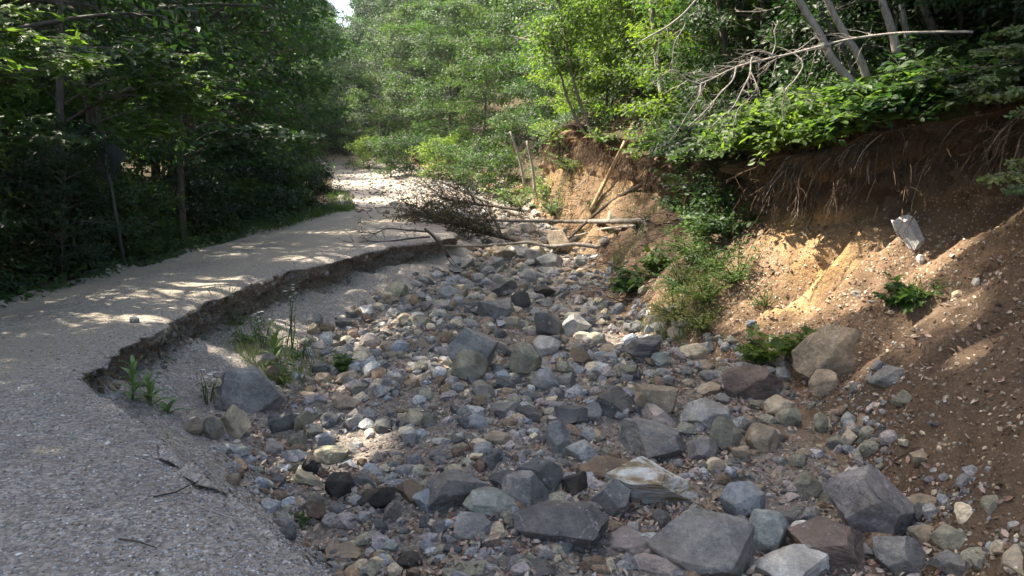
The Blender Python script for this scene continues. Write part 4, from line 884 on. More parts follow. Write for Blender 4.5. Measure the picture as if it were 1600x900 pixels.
# weeds hanging down the middle of the bank
for i, (px, py, s, st, ls, m2, lab) in enumerate([(395, 535, .3, 12, .06, M_herb, 'small weed tuft below the road cut left of the daisies'), (475, 560, .28, 10, .06, M_herb, 'small weed tuft right of the daisies'), (375, 505, .25, 10, .05, M_weed, 'pale weed tuft right under the road cut'), (440, 600, .25, 12, .07, M_herb, 'weed tuft in front of the broad leaved weed below the cut'), (1075, 335, .8, 34, .09, M_leafM, 'leafy tuft on the left flank of the hanging weeds'), (1140, 370, .8, 30, .10, M_leafM, 'dark leafy tuft on the right flank of the hanging weeds'), (1150, 300, .8, 30, .1, M_leafD, 'dark tuft under the bank top above the hanging weeds'), (1070, 455, .6, 30, .07, M_herb, 'feathery pale weed left of the lowest hanging tuft'), (1060, 500, .5, 30, .06, M_weed, 'pale feathery weed at the very foot of the bank'), (1100, 515, .45, 26, .06, M_weed, 'pale weed just above the striped slab'), (1150, 440, .6, 24, .08, M_herb, 'weed tuft right of the dark hollow'), (1095, 305, 1.0, 30, .10, M_leafM, 'topmost tuft of the green weeds hanging down the bank'), (1135, 325, .9, 30, .10, M_leafM, 'leafy tuft at the right of the hanging weeds'), (1108, 365, .85, 34, .10, M_herb, 'thick middle tuft of the hanging weeds'), (1085, 400, .7, 30, .08, M_herb, 'pale green tuft in the lower hanging weeds'),
                                     (1115, 425, .7, 26, .08, M_herb, 'long leaved tuft trailing beside a dark hollow'), (1105, 470, .6, 26, .07, M_herb, 'lowest tuft of the hanging weeds'), (990, 455, .5, 20, .13, M_herb, 'broad leaved maple seedling at the foot of the bank'), (1035, 418, .45, 16, .11, M_herb, 'second maple seedling a little higher on the bank'),
                                     (1410, 476, .3, 9, .12, M_herb, 'small green seedling alone on the bare bank'), (1200, 556, .34, 8, .13, M_herb, 'broad leaved seedling left of the buried pale boulder'), (1258, 552, .34, 8, .13, M_herb, 'broad leaved seedling against the buried pale boulder'), (540, 576, .2, 6, .11, M_herb, 'tiny green seedling among cobbles at left'),
                                     (1197, 476, .35, 7, .05, M_herb, 'thin pale weed on the orange earth'), (1455, 462, .2, 5, .07, M_herb, 'tiny weed right of the bank seedling'), (870, 388, .3, 7, .12, M_herb, 'little green plant at the far foot of the bank'), (470, 818, .1, 4, .06, M_herb, 'tiny green sprout on the gravel edge at lower left')]):
    leafy('seedling' if ls > .105 else 'weed_tuft', at_hit(px, py, -.02), int(st * 1.3), s * 1.1, ls * 1.1, 7, m2, lab, 'plant', 'weeds and seedlings on the bank and bed', .9, 'maple' if ls > .105 else 'long' if ls < .09 else 'oval', .7, M_herb, (-.35, -.35, .9))
# grass and fine weeds: a mass
def grass(name, P, N, h, label, m2, wd=.05, n_=1):
    n = len(P); return tag(link(name, leaves_mesh(name, P, unit(rng.normal(0, 1, (n, 3)) * np.array([1, 1, .25])), np.array([0, 0, 1.]) + rng.normal(0, .35, (n, 3)), h * rng.uniform(.5, 1.3, n), 'needle', None, wd / .07), mat=m2), label, 'grass', kind='stuff')
def patch(px, py, r, n):
    h = hit(px, py); a = rng.uniform(0, 6.28, n); q = np.sqrt(rng.random(n)) * r; x = h.x + np.cos(a) * q; y_ = h.y + np.sin(a) * q * 1.3
    return np.array([(x[i], y_[i], ground(x[i], y_[i])) for i in range(n)])
P = np.concatenate([patch(1060, 470, .42, 380), patch(1075, 500, .38, 380), patch(1040, 500, .3, 220), patch(1020, 510, .2, 120), patch(440, 560, .6, 420), patch(400, 530, .5, 300), patch(430, 590, .35, 200), patch(1100, 440, .3, 300), patch(1420, 462, .12, 90)])
grass('fine_weeds', P, None, .17, 'fine pale green weeds at the foot of the bank and by the road cut', M_weed, .03)
P, N = scatter(m_(0, 1) * (X < x_le[:, None] + .35) * (X > x_le[:, None] - 1.1) * (Y > 19) * (Y < 45), 5200)
P2, N2 = scatter(m_(5) * (Y > 15) * (Y < 28) * sstep(.0, .6, fbm(X * 1.2, Y * 1.2, 4, 3)), 1500)
grass('bank_weeds', P2, N2, .2, 'thin weeds sprouting on the far bank', M_weed, .035)
grass('verge_grass', P, N, .26, 'bright grass on the verge beyond the dark trees', M_leafM, .03)
P, N = scatter(m_(0) * (X < x_le[:, None] - .05) * (X > x_le[:, None] - 2.6) * (Y > 3) * (Y < 34) / D ** .7, 12000); n = len(P)
P = P + np.stack([np.zeros(n), np.zeros(n), rng.uniform(.03, .42, n) * np.clip((np.interp(P[:, 1], ys, x_le) - P[:, 0]) * 1.4, .15, 1)], 1)
tag(link('undergrowth', leaves_mesh('undergrowth', P, unit(np.array([.3, -.3, 1]) + rng.normal(0, .4, (n, 3))), rng.normal(size=(n, 3)), rng.uniform(.06, .15, n), 'oval'), mat=M_leafM), 'low leafy undergrowth along the left verge', 'undergrowth', kind='stuff')
P, N = scatter(m_(7) * (Y > 7) * (Y < 32) * (X < 15) / D ** .9 * sstep(-.6, .5, n_a) * np.where(X < xl[:, None] + 2, 2.5, 1), 26000); n = len(P); P = P + np.stack([np.zeros(n), np.zeros(n), rng.uniform(.05, .4, n)], 1)
tag(link('hillside_undergrowth', leaves_mesh('hillside_undergrowth', P, unit(np.array([-.3, -.3, 1]) + rng.normal(0, .4, (n, 3))), rng.normal(size=(n, 3)), rng.uniform(.06, .14, n), 'simple'), mat=M_leafM), 'low green plants on the wooded hillside', 'undergrowth', kind='stuff')
P, N = scatter((m_(7) + m_(0) + m_(1, 2, 3, 4, 5, 6) * (Y > 80)) * (Y > 30) * (Y < 150) * (np.abs(X) < Y * .8) / D ** .8, 42000); n = len(P); P = P + np.stack([np.zeros(n), np.zeros(n), rng.uniform(.05, .9, n)], 1)
tag(link('far_undergrowth', leaves_mesh('far_undergrowth', P, unit(np.array([-.3, -.3, 1]) + rng.normal(0, .5, (n, 3))), rng.normal(size=(n, 3)), rng.uniform(.1, .2, n) * np.clip(P[:, 1] / 32, 1, 4), 'simple'), mat=M_leafM), 'low bushes and plants beyond the washout', 'undergrowth', kind='stuff')

# broad leaved weeds, each leaf a part
def rosette_leaf():
    n = 9; V_ = []; F_ = []
    for i in range(n):
        t = i / (n - 1); w_ = .17 * math.sin(math.pi * (t * .86 + .07)) ** .8 * (1 - .25 * t); z = .5 * math.sin(t * 1.7) * .35 - .38 * t ** 3
        for s in (-1, 0, 1): V_.append((t, s * w_, z + (0.045 if s else 0) + .012 * math.sin(i * 2.1 + s)))
    for i in range(n - 1):
        for s in (0, 1): a = i * 3 + s; F_.append((a, a + 1, a + 4, a + 3))
    return np_mesh('leaf', V_, F_, True)
RL = rosette_leaf(); RL.materials.append(M_mull)
def big_weed(base, H, nl_, lsize, label, lean=0):
    o = empty('broad_leaved_weed', base); wb = MB(); st = bend((0, 0, 0), (lean, 0, 1), H, 6, 0, .05); wb.tube(st, .011, .006, 6); sm = wb.mesh('stem'); sm.materials.append(M_mull); link('stem', sm, o)
    for i in range(nl_):
        u = (i + .5) / nl_; k_ = u * 6; b = min(int(k_), 5); q = st[b].lerp(st[b + 1], k_ - b); lf = link('leaf', RL, o)
        s = lsize * (1.05 - .5 * u) * rnd.uniform(.85, 1.15); lf.location = q; lf.scale = (s, s * rnd.uniform(.9, 1.2), s); lf.rotation_euler = (rnd.uniform(-.25, .25), -.35 - .8 * u + rnd.uniform(-.15, .15), i * 2.4 + rnd.uniform(-.3, .3))
    tag(o, label, 'plant', 'broad leaved weeds by the road cut'); return o
big_weed(at_hit(208, 625, -.03), .36, 15, .20, 'taller broad leaved pale green weed at the road edge')
big_weed(at_hit(236, 632, -.03), .24, 12, .20, 'shorter broad leaved weed right beside the taller one')
big_weed(at_hit(262, 645, -.03), .05, 6, .19, 'flat rosette of broad leaves right of the two weeds')
big_weed(at_hit(430, 572, -.03), .40, 14, .30, 'broad leaved weed below the road cut near the tall daisy weed')
# tall flowering weed
def daisy_weed(base, H, label):
    o = leafy('flowering_weed', base, 4, H, .06, 9, M_herb, label, 'plant', 'tall flowering weeds', .28, 'long', .05, M_herb)
    for i in range(9):
        m = MB(); c = Vector((rnd.uniform(-.12, .12), rnd.uniform(-.12, .12), H * rnd.uniform(.75, 1.02)))
        for j in range(8): a = j * .785; m.poly([c, c + Vector((math.cos(a - .25) * .02, math.sin(a - .25) * .02, .004)), c + Vector((math.cos(a) * .026, math.sin(a) * .026, .002)), c + Vector((math.cos(a + .25) * .02, math.sin(a + .25) * .02, .004))])
        me = m.mesh('flower', False); me.materials.append(M_petal); link('flower', me, o)
daisy_weed(at_hit(452, 545), .85, 'tall thin flowering weed with small white daisies')
daisy_weed(at_hit(412, 545), .5, 'shorter flowering weed left of the tall thin one')
daisy_weed(at_hit(325, 630), .35, 'thin dark weed on the gravel left of the buried boulder')

# ------------------------------------------------------------------ wood: helper in picture points
def poly3(pts, lift=False):       # [(px,py,y)...] -> smoothed world polyline
    P = []
    for a, b, y in pts:
        h = hit(a, b); P.append(aty(a, b, min(y, h.y - .12) if lift else y))
    out = []
    for i in range(len(P) - 1):
        a = P[max(i - 1, 0)]; b = P[i]; c = P[i + 1]; d = P[min(i + 2, len(P) - 1)]
        for k in range(4):
            t = k / 4; out.append(.5 * ((2 * b) + (c - a) * t + (2 * a - 5 * b + 4 * c - d) * t * t + (3 * b - a - 3 * c + d) * t ** 3))
    return out + [P[-1]]
def rel(pts, o): return [p - o for p in pts]
def twigs(mb, pts, n, ln, r, depth=2, bias=(0, 0, 0)):
    for i in range(n):
        k = rnd.randrange(1, len(pts)); p = pts[k]; d = (pts[k] - pts[k - 1]).normalized()
        v = d + Vector((rnd.gauss(0, .7), rnd.gauss(0, .7), rnd.gauss(0, .7))) + Vector(bias); l = ln * rnd.uniform(.4, 1.2)
        t = bend(p, v, l, 5, rnd.uniform(-.1, .3), .3); mb.tube(t, r, r * .35, 3, 0, False)
        if depth > 1: twigs(mb, t, 3, l * .5, r * .6, depth - 1, bias)
def trunk_thing(name, pts, r0, r1, mat_, label, cat, group=None, nt=0, tl=.5, tr=.006, bias=(0, 0, 0), sides=9, extra=None, wob=.07, depth=2):
    P = poly3(pts, True); o = empty(name, P[0]); m = MB(); m.tube(rel(P, P[0]), r0, r1, sides, wob); me = m.mesh('trunk'); me.materials.append(mat_); link('trunk', me, o)
    def part(nm, b):
        me = b.mesh(nm); me.materials.append(mat_); link(nm, me, o)
    if cat == 'fallen tree':
        b = MB()
        for _ in range(16): b.tube(bend((0, 0, 0), (P[0] - P[2]).normalized() * .7 + Vector((rnd.gauss(0, .7), rnd.gauss(0, .7), rnd.gauss(0, .7))), rnd.uniform(.15, .5), 4, .2, .3), r0 * .3, .004, 4, 0, False)
        part('roots', b)
    if nt:
        b = MB(); twigs(b, rel(P, P[0])[len(P) // 4:], nt, tl, tr, depth, bias); part('twigs', b)
    for e in (extra or ()):
        b = MB(); q = rel(poly3(e[0]), P[0]); b.tube(q, e[1], e[2], 5, 0, False)
        if len(e) > 3: twigs(b, q, e[3], e[4], e[2] * 1.0, 2, bias)
        part('branch', b)
    tag(o, label, cat, group); return o
FG = 'trunks fallen across the stream'
trunk_thing('fallen_trunk', [(1008, 345, 17), (940, 346, 19.8), (885, 346, 22.5), (800, 345, 24.5), (730, 341, 26), (660, 333, 27)], .068, .035, M_log, 'long pale trunk fallen across the stream, second from the front', 'fallen tree', FG, 10, .7)
trunk_thing('fallen_trunk', [(938, 387, 18.6), (900, 382, 19), (860, 385, 19.5), (825, 379, 19.7), (800, 381, 19.8), (740, 385, 19.4), (690, 384, 18)], .055, .025, M_log, 'front pale trunk lying across the stream bed', 'fallen tree', FG, 12, .6)
dk = trunk_thing('fallen_trunk', [(856, 383, 20.5), (800, 374, 21.6), (745, 358, 22.3), (700, 346, 23.4), (655, 335, 24.5)], .08, .04, M_darkw, 'dark trunk with bushy dead top resting on the road edge', 'fallen tree', FG, 130, 1.7, .016, (-.35, 0, .2))
trunk_thing('fallen_trunk', [(815, 337, 28.5), (775, 320, 30), (735, 304, 31.5), (690, 284, 33)], .09, .04, M_log, 'pale trunk slanting up to the left behind the pile', 'fallen tree', FG, 10, .8)
trunk_thing('fallen_trunk', [(818, 364, 23.6), (770, 352, 24.8), (715, 345, 25.6)], .06, .03, M_log, 'short pale trunk wedged under the pile', 'fallen tree', FG, 5, .5)
trunk_thing('fallen_trunk', [(812, 328, 27.5), (770, 322, 28.4), (720, 316, 29), (690, 308, 29.5)], .06, .03, M_darkw, 'thin dark rear trunk at the back of the pile', 'fallen tree', FG, 80, 1.5, .014, (-.3, 0, .2))
trunk_thing('fallen_trunk', [(1010, 285, 21), (960, 312, 21), (915, 348, 20.8), (860, 402, 19.8)], .06, .03, M_darkw, 'dark trunk slanting down the bank to the stream', 'fallen tree', FG, 14, .7, .007)
trunk_thing('dead_branch', [(992, 353, 21), (945, 357, 21), (890, 370, 21.5), (835, 373, 22)], .035, .012, M_dead, 'pale dead branch sticking out of the bank by the root ball', 'branch', None, 6, .4)
trunk_thing('dead_branch', [(702, 402, 17.5), (690, 385, 17.6), (676, 368, 17.7), (664, 358, 17.9)], .035, .03, M_darkw, 'dark twiggy branch hanging over the broken road edge', 'branch', None, 3, .3, .006, (0, 0, 0), 6,
            [([(668, 362, 17.7), (640, 360, 17.8), (605, 357, 17.8), (588, 364, 17.7), (562, 363, 17.8)], .022, .007, 16, .45), ([(672, 370, 17.6), (640, 373, 17.5), (600, 378, 17.2), (575, 377, 17.2), (555, 381, 17.2)], .022, .007, 16, .45), ([(690, 385, 17.5), (700, 405, 17.2), (720, 430, 16.8), (745, 465, 15.6)], .014, .004, 4, .3), ([(695, 388, 17.5), (715, 420, 17), (725, 450, 16)], .012, .004, 4, .3)])
# withered foliage on the dark trunk
def foliage_on(o, center, n, spread, size, m2, name='foliage'):
    c = np.array(center) - np.array(o.location); P = c + rng.normal(0, 1, (n, 3)) * np.array(spread)
    me = leaves_mesh(name, P, unit(rng.normal(0, 1, (n, 3)) + np.array([0, 0, .5])), rng.normal(size=(n, 3)) + np.array([0, 0, -1.2]), rng.uniform(size * .6, size * 1.2, n), 'simple'); me.materials.append(m2); link(name, me, o)
tw_ = [c for c in dk.children if c.name.startswith('twigs')][0].data; tv_ = np.array([v.co[:] for v in tw_.vertices]); tv_ = tv_[tv_[:, 2] > .2]
n_ = 2400; P = tv_[rng.integers(0, len(tv_), n_)] + rng.normal(0, .03, (n_, 3))
me = leaves_mesh('foliage', P, unit(rng.normal(0, 1, (n_, 3))), rng.normal(size=(n_, 3)) + np.array([0, 0, -1.2]), rng.uniform(.05, .11, n_), 'simple'); me.materials.append(M_brownleaf); link('foliage', me, dk)
# withered twig leaves lying on the road
# leaning and standing trunks on the right
SG = 'slender pale trunks above the bank'
def pole_tree(pts, r0, r1, label, m2=M_pale, top=5.5, leaf=M_leafB, g=SG, crownon=True, cat='tree'):
    P = poly3(pts); o = empty('slender_tree', P[0]); m = MB(); q = rel(P, P[0]); d = (q[-1] - q[-3]).normalized(); d = (d + Vector((0, 0, .5))).normalized()
    ext = [q[-1] + d * top * k / 5 for k in range(1, 6)] if crownon else []
    m.tube(q + ext, r0, r1, 8, .06); me = m.mesh('trunk'); me.materials.append(m2); link('trunk', me, o)
    if crownon:
        b = MB(); tips = []
        for i in range(34):
            p = ext[rnd.randrange(1, 5)]; lb = bend(p, (rnd.uniform(-1, 1), rnd.uniform(-1, 1), rnd.uniform(.1, .7)), rnd.uniform(.9, 2.2), 4, .2); b.tube(lb, .018, .005, 4, 0, False)
            tips += [tuple(x) for x in lb[1:]]
        me = b.mesh('branches'); me.materials.append(m2); link('branches', me, o)
        cm = crown(np.array(tips), 26, .3, .14, .6, 'simple', keep_for(tuple(P[0]))); cm.materials.append(leaf); link('crown', cm, o)
    tag(o, label, cat, g); return o
pole_tree([(1352, 158, 10), (1340, 140, 10), (1300, 92, 10), (1282, 55, 10), (1248, 0, 10), (1225, -50, 10)], .06, .035, 'leftmost slender pale trunk leaning left above the bank')
pole_tree([(1356, 125, 10.3), (1340, 85, 10.3), (1318, 50, 10.3), (1292, 0, 10.3), (1272, -50, 10.3)], .055, .03, 'second slender pale trunk leaning left, beside the leftmost one')
pole_tree([(1336, 120, 11), (1315, 70, 11), (1290, 30, 11), (1272, -10, 11)], .035, .02, 'thin dark trunk between the two leftmost leaning ones', M_bark)
pole_tree([(1402, 85, 10.4), (1393, 45, 10.4), (1378, 0, 10.4), (1368, -50, 10.4)], .06, .04, 'thickest upright pale trunk in the middle of the group')
pole_tree([(1422, 80, 11.2), (1412, 30, 11.2), (1403, -30, 11.2)], .05, .035, 'patchy pale trunk right of the thickest upright one')
pole_tree([(1438, 70, 12.5), (1434, 20, 12.5), (1430, -30, 12.5)], .04, .03, 'dim grey trunk fourth from the left', M_bark)
pole_tree([(1475, 85, 11), (1455, 40, 11), (1435, -10, 11), (1425, -40, 11)], .06, .045, 'dark trunk leaning left at the right of the group', M_bark)
pole_tree([(1035, 150, 19.5), (1026, 90, 19.8), (1020, 20, 20), (1012, -40, 20)], .08, .06, 'grey blotched trunk behind the bare branches', M_pale, 4)
pole_tree([(1140, 120, 16), (1128, 40, 16), (1120, -30, 16)], .07, .05, 'dark trunk deep in the shade of the slope', M_bark)
pole_tree([(1210, 90, 18), (1215, 30, 18), (1218, -30, 18)], .08, .06, 'dark upright trunk in the deep shade left of the pale trunks', M_bark)
pole_tree([(820, 292, 29), (812, 250, 29), (797, 205, 29)], .06, .03, 'left one of two bleached dead trunks at the far end of the stream', M_dead, crownon=False, g='bleached dead trunks', cat='dead tree')
pole_tree([(836, 300, 28), (832, 262, 28), (823, 220, 28)], .06, .035, 'right one of two bleached dead trunks at the far end of the stream', M_dead, crownon=False, g='bleached dead trunks', cat='dead tree')
pole_tree([(930, 228, 24.5), (918, 190, 24.5), (905, 158, 24.5), (892, 110, 24.5)], .06, .04, 'pale sapling trunk leaning left in the sunlit trees', M_pale, 3)
pole_tree([(920, 218, 25), (900, 185, 25), (885, 150, 25)], .05, .03, 'thinner sapling trunk crossing the leaning pale one', M_pale, 2)
trunk_thing('leaning_pole', [(922, 330, 22), (950, 275, 22.2), (975, 225, 22.4), (990, 190, 22.6), (1006, 160, 22.8)], .06, .05, M_tan, 'tan barkless pole leaning against the root clump', 'dead tree', None, 6, .5, .008)
trunk_thing('dead_branch', [(896, 296, 23), (915, 280, 23), (940, 245, 23)], .02, .012, M_dead, 'thin dead branch bent below the far root curtain', 'branch', None, 3, .3)
# big bare branch
bare = trunk_thing('bare_dead_tree', [(1520, 50, 9.3), (1470, 50, 9.4), (1400, 52, 9.6), (1335, 60, 9.8), (1290, 70, 9.9), (1240, 83, 10), (1190, 94, 10.1), (1150, 105, 10.2), (1115, 122, 10.3), (1095, 131, 10.3)], .016, .010, M_dead, 'long bare dead sapling reaching left across the slope', 'dead tree', None, 40, .38, .0042, (0, 0, -.15), 8,
  [([(1095, 131, 10.3), (1075, 125, 10.3), (1052, 109, 10.3), (1035, 118, 10.3)], .011, .005, 4, .3), ([(1095, 131, 10.3), (1092, 150, 10.2), (1078, 172, 10.2), (1064, 195, 10.1)], .011, .004, 5, .3), ([(1150, 105, 10.2), (1145, 125, 10.1), (1126, 145, 10.1), (1105, 170, 10), (1075, 198, 10)], .012, .004, 6, .35),
   ([(1190, 94, 10.1), (1175, 90, 10.1), (1172, 115, 10), (1160, 140, 10), (1145, 168, 9.9), (1128, 182, 9.9), (1112, 198, 9.8)], .013, .004, 8, .35), ([(1172, 110, 10), (1182, 135, 9.9), (1170, 155, 9.9), (1150, 172, 9.9)], .010, .004, 5, .3), ([(1240, 83, 10), (1255, 100, 9.9), (1242, 125, 9.8), (1228, 140, 9.8), (1222, 170, 9.8), (1228, 200, 9.8)], .011, .004, 6, .3),
   ([(1205, 90, 10), (1212, 68, 10), (1210, 48, 10), (1216, 36, 10)], .009, .003, 4, .25), ([(1215, 88, 10), (1185, 80, 10), (1165, 85, 10), (1148, 82, 10)], .009, .003, 4, .25), ([(1240, 82, 10), (1258, 70, 10), (1276, 55, 10)], .008, .003, 3, .2)])
trunk_thing('dead_branch', [(1092, -5, 12), (1070, 20, 12), (1045, 40, 12), (1028, 50, 12), (1003, 64, 12)], .022, .012, M_dead, 'bare branch hanging in from the top of the photo', 'branch', None, 4, .3, .004, (0, 0, 0), 6,
  [([(1072, 18, 12), (1070, 40, 12), (1055, 65, 12), (1051, 90, 12), (1050, 125, 12)], .012, .005, 4, .25), ([(1030, 50, 12), (1029, 75, 12), (1026, 95, 12)], .01, .005, 3, .2)])
trunk_thing('dead_branch', [(1250, 2, 14), (1215, 12, 14), (1190, 18, 14), (1150, 18, 14)], .018, .008, M_dead, 'short bare twig above the bare dead sapling', 'branch', None, 4, .3)
for (pts, lab) in [([(283, 786, 0), (320, 797, 0), (350, 808, 0), (390, 824, 0)], 'forked grey stick lying on the gravel in the foreground'), ([(240, 780, 0), (275, 772, 0), (310, 755, 0)], 'thin dark stick on the gravel above the forked one'), ([(112, 796, 0), (132, 797, 0), (150, 792, 0)], 'short pale stick on the gravel at lower left'), ([(186, 846, 0), (215, 850, 0), (245, 860, 0)], 'thin dark stick near the bottom of the gravel'), ([(1370, 740, 0), (1400, 720, 0), (1434, 700, 0)], 'grey stick on the dark soil right of the cobbles'), ([(720, 660, 0), (750, 662, 0), (782, 668, 0)], 'dark stick among the stones in mid bed')]:
    P = [hit(a, b) + Vector((0, 0, .012)) for a, b, _ in pts]; m = MB(); q = rel(P, P[0]); m.tube(q, .0045, .003, 5, .1); twigs(m, q, 2, .07, .002, 1)
    o = link('stick', m.mesh('stick'), mat=M_dead if 'dark' not in lab else M_darkw); o.location = P[0]; tag(o, lab, 'stick', 'sticks on the ground')

# ------------------------------------------------------------------ roots hanging from the overhang
def root_mass(y0, y1, n, lmin, lmax, label, r=.005, mt=None):
    m = MB(); cidx = np.where(REG == 6)[0]; cl = [(rnd.uniform(y0, y1), rnd.choice((rnd.uniform(.5, 1), rnd.uniform(.9, 1), rnd.uniform(.93, 1)))) for _ in range(max(5, n // 28))]
    for i in range(n):
        cy, cu = rnd.choice(cl)
        y, u = (rnd.gauss(cy, .16), cu + rnd.gauss(0, .12)) if rnd.random() < .75 else (rnd.uniform(y0, y1), rnd.choice((rnd.uniform(.3, 1), rnd.uniform(.93, 1))))
        u = min(.999, max(.1, u)); k = int(np.argmin(np.abs(ys - y))); p = Vector(G[k, cidx[int(len(cidx) * u)]])
        ln = rnd.uniform(lmin, lmax) * rnd.choice((.5, .8, 1, 1.3)); d = Vector((-.5 + rnd.uniform(-.5, .3), rnd.uniform(-.8, .8), -rnd.uniform(.0, 1))).normalized()
        pts = [p + Vector((.05, 0, 0))]
        for s in range(6):
            d = (d + Vector((rnd.uniform(-.35, .35), rnd.uniform(-.45, .45), -.3 + rnd.uniform(-.2, .1)))).normalized(); pts.append(pts[-1] + d * ln / 6)
        rr = r * rnd.choice((.35, .5, .7, 1, 1.3)) * (2.4 if rnd.random() < .04 else 1); m.tube(pts, rr, rr * .3, 3, 0, False)
    me = m.mesh('hanging_roots'); me.materials.append(mt or M_root); return tag(link('hanging_roots', me), label, 'roots', kind='stuff')
root_mass(6.4, 11.2, 850, .25, .85, 'dense curtain of roots under the overhanging bank at right')
root_mass(6.4, 11, 150, .3, .8, 'pale bare roots dangling out of the root curtain at right', .008, M_dead)
root_mass(10.6, 13.5, 450, .2, .6, 'shorter roots on the orange earth face')
root_mass(13.5, 19, 500, .2, .7, 'roots on the shaded bank behind the weeds', .007)
root_mass(19, 24, 600, .4, 1.3, 'thick clump of roots under the leaning pole', .008)
root_mass(24, 30, 550, .5, 1.5, 'far curtain of roots at the end of the bank', .01)
m = MB()
for i in range(95):
    y = rnd.choice((rnd.uniform(6.6, 11.5), rnd.uniform(6.6, 11.5), rnd.uniform(12, 25))); k = int(np.argmin(np.abs(ys - y))); cidx = np.where(REG == 6)[0]; p = Vector(G[k, cidx[int(len(cidx) * rnd.uniform(.7, .999))]])
    t = bend(p + Vector((.1, 0, 0)), (-.7, rnd.uniform(-1, 1), rnd.uniform(-.6, .2)), rnd.uniform(.5, 1.3), 8, 1.3, .3); rr = rnd.uniform(.008, .018); m.tube(t, rr, rr * .3, 5, .1, False); twigs(m, t, 5, .35, rr * .45, 2, (-.1, 0, -.7))
me = m.mesh('thick_roots'); me.materials.append(M_root); tag(link('thick_roots', me), 'thick forked roots twisting out of the bank edge', 'roots', kind='stuff')
m = MB(); P, N = scatter(m_(5) * (Y > 12.5) * (Y < 27) * (.3 + sstep(-.2, .5, n_a)), 420)
for p in P:
    t = bend(Vector(p) + Vector((0, 0, .02)), (rnd.gauss(-.4, .6), rnd.gauss(0, .8), rnd.uniform(-.5, .25)), rnd.uniform(.2, 1.1), 4, .15, .2); rr = rnd.uniform(.003, .011); m.tube(t, rr, rr * .4, 4, 0, False)
me = m.mesh('brush_debris'); me.materials.append(M_darkw); tag(link('brush_debris', me), 'dark dead twigs strewn over the far bank', 'debris', kind='stuff')
rb = MB(); c0 = aty(985, 372, 20.6)
for i in range(160): rb.tube(bend(c0, (rnd.gauss(0, 1), rnd.gauss(0, 1), rnd.gauss(0, 1)), rnd.uniform(.15, .42), 4, .5, .3), .006, .003, 3, 0, False)
tag(link('root_ball', rb.mesh('root_ball'), mat=M_root), 'small shaggy root ball at the foot of the far bank', 'roots', kind='stuff')

# ------------------------------------------------------------------ hemlock on the right edge
hp_ = Vector((7.4, 8.4, ground(7.4, 8.4))); hm = empty('hemlock_tree', hp_)
m = MB(); m.tube(bend((0, 0, -.1), (0, 0, 1), 8.5, 8, 0, .02), .14, .03, 8); me = m.mesh('trunk'); me.materials.append(M_bark); link('trunk', me, hm)
def bough(a, b, wdt, m_branch, Ps, Ds, Ns):
    a, b = Vector(a), Vector(b); ax = (b - a).normalized(); side = ax.cross(Vector((0, 0, 1))).normalized(); ln = (b - a).length
    pts = [a.lerp(b, k / 6) + Vector((0, 0, -.12 * math.sin(k / 6 * 1.6) * ln * .4)) for k in range(7)]; m_branch.tube(pts, .014, .004, 4, 0, False)
    for i in range(int(ln * 26)):
        u = .12 + .88 * rnd.random(); k_ = u * 6; bb = min(int(k_), 5); q = pts[bb].lerp(pts[bb + 1], k_ - bb); sg = rnd.choice((-1, 1))
        l2 = wdt * (1.15 - u) * rnd.uniform(.6, 1.1) + .05; d = (side * sg + ax * .8 + Vector((0, 0, rnd.uniform(-.9, -.1)))).normalized(); tw = bend(q, d, l2, 3, .25, .1); m_branch.tube(tw, .004, .002, 3, 0, False)
        for j in range(int(l2 * 110)):
            t = rnd.random() * 3; b2 = min(int(t), 2); pp = tw[b2].lerp(tw[b2 + 1], t - b2); dd = (tw[b2 + 1] - tw[b2]).normalized(); sd = dd.cross(Vector((0, 0, 1))).normalized() * rnd.choice((-1, 1))
            Ps.append(pp); Ds.append(sd + dd * .7 + Vector((0, 0, rnd.uniform(-.1, .15)))); Ns.append((rnd.gauss(0, .4), -.7 + rnd.gauss(0, .4), .6))
tgt = [(aty(1535, 90, 7.2), .45), (aty(1575, 50, 7.4), .45), (aty(1590, 105, 6.8), .5), (aty(1552, 238, 6.4), .35), (aty(1575, 220, 6.6), .35), (aty(1515, 55, 7.8), .4), (aty(1598, 140, 6.8), .45), (aty(1570, 20, 7.6), .45), (aty(1550, 120, 7.2), .4), (aty(1590, 255, 6.3), .35)]
for i, (tp_, wd_) in enumerate(tgt):
    mb = MB(); Ps = []; Ds = []; Ns = []; st = Vector((0, 0, tp_.z - hp_.z + .35)); bough(st, tp_ - hp_, wd_, mb, Ps, Ds, Ns)
    me = mb.mesh('bough'); me.materials.append(M_bark); bo = link('bough', me, hm)
    nm = leaves_mesh('needles', np.array([tuple(p) for p in Ps]), unit(np.array(Ns)), np.array([tuple(p) for p in Ds]), rng.uniform(.035, .055, len(Ps)), 'needle', None, 3.2); nm.materials.append(M_needle); link('needles', nm, bo)
tag(hm, 'hemlock with feathery needle boughs reaching in at the right edge', 'tree')
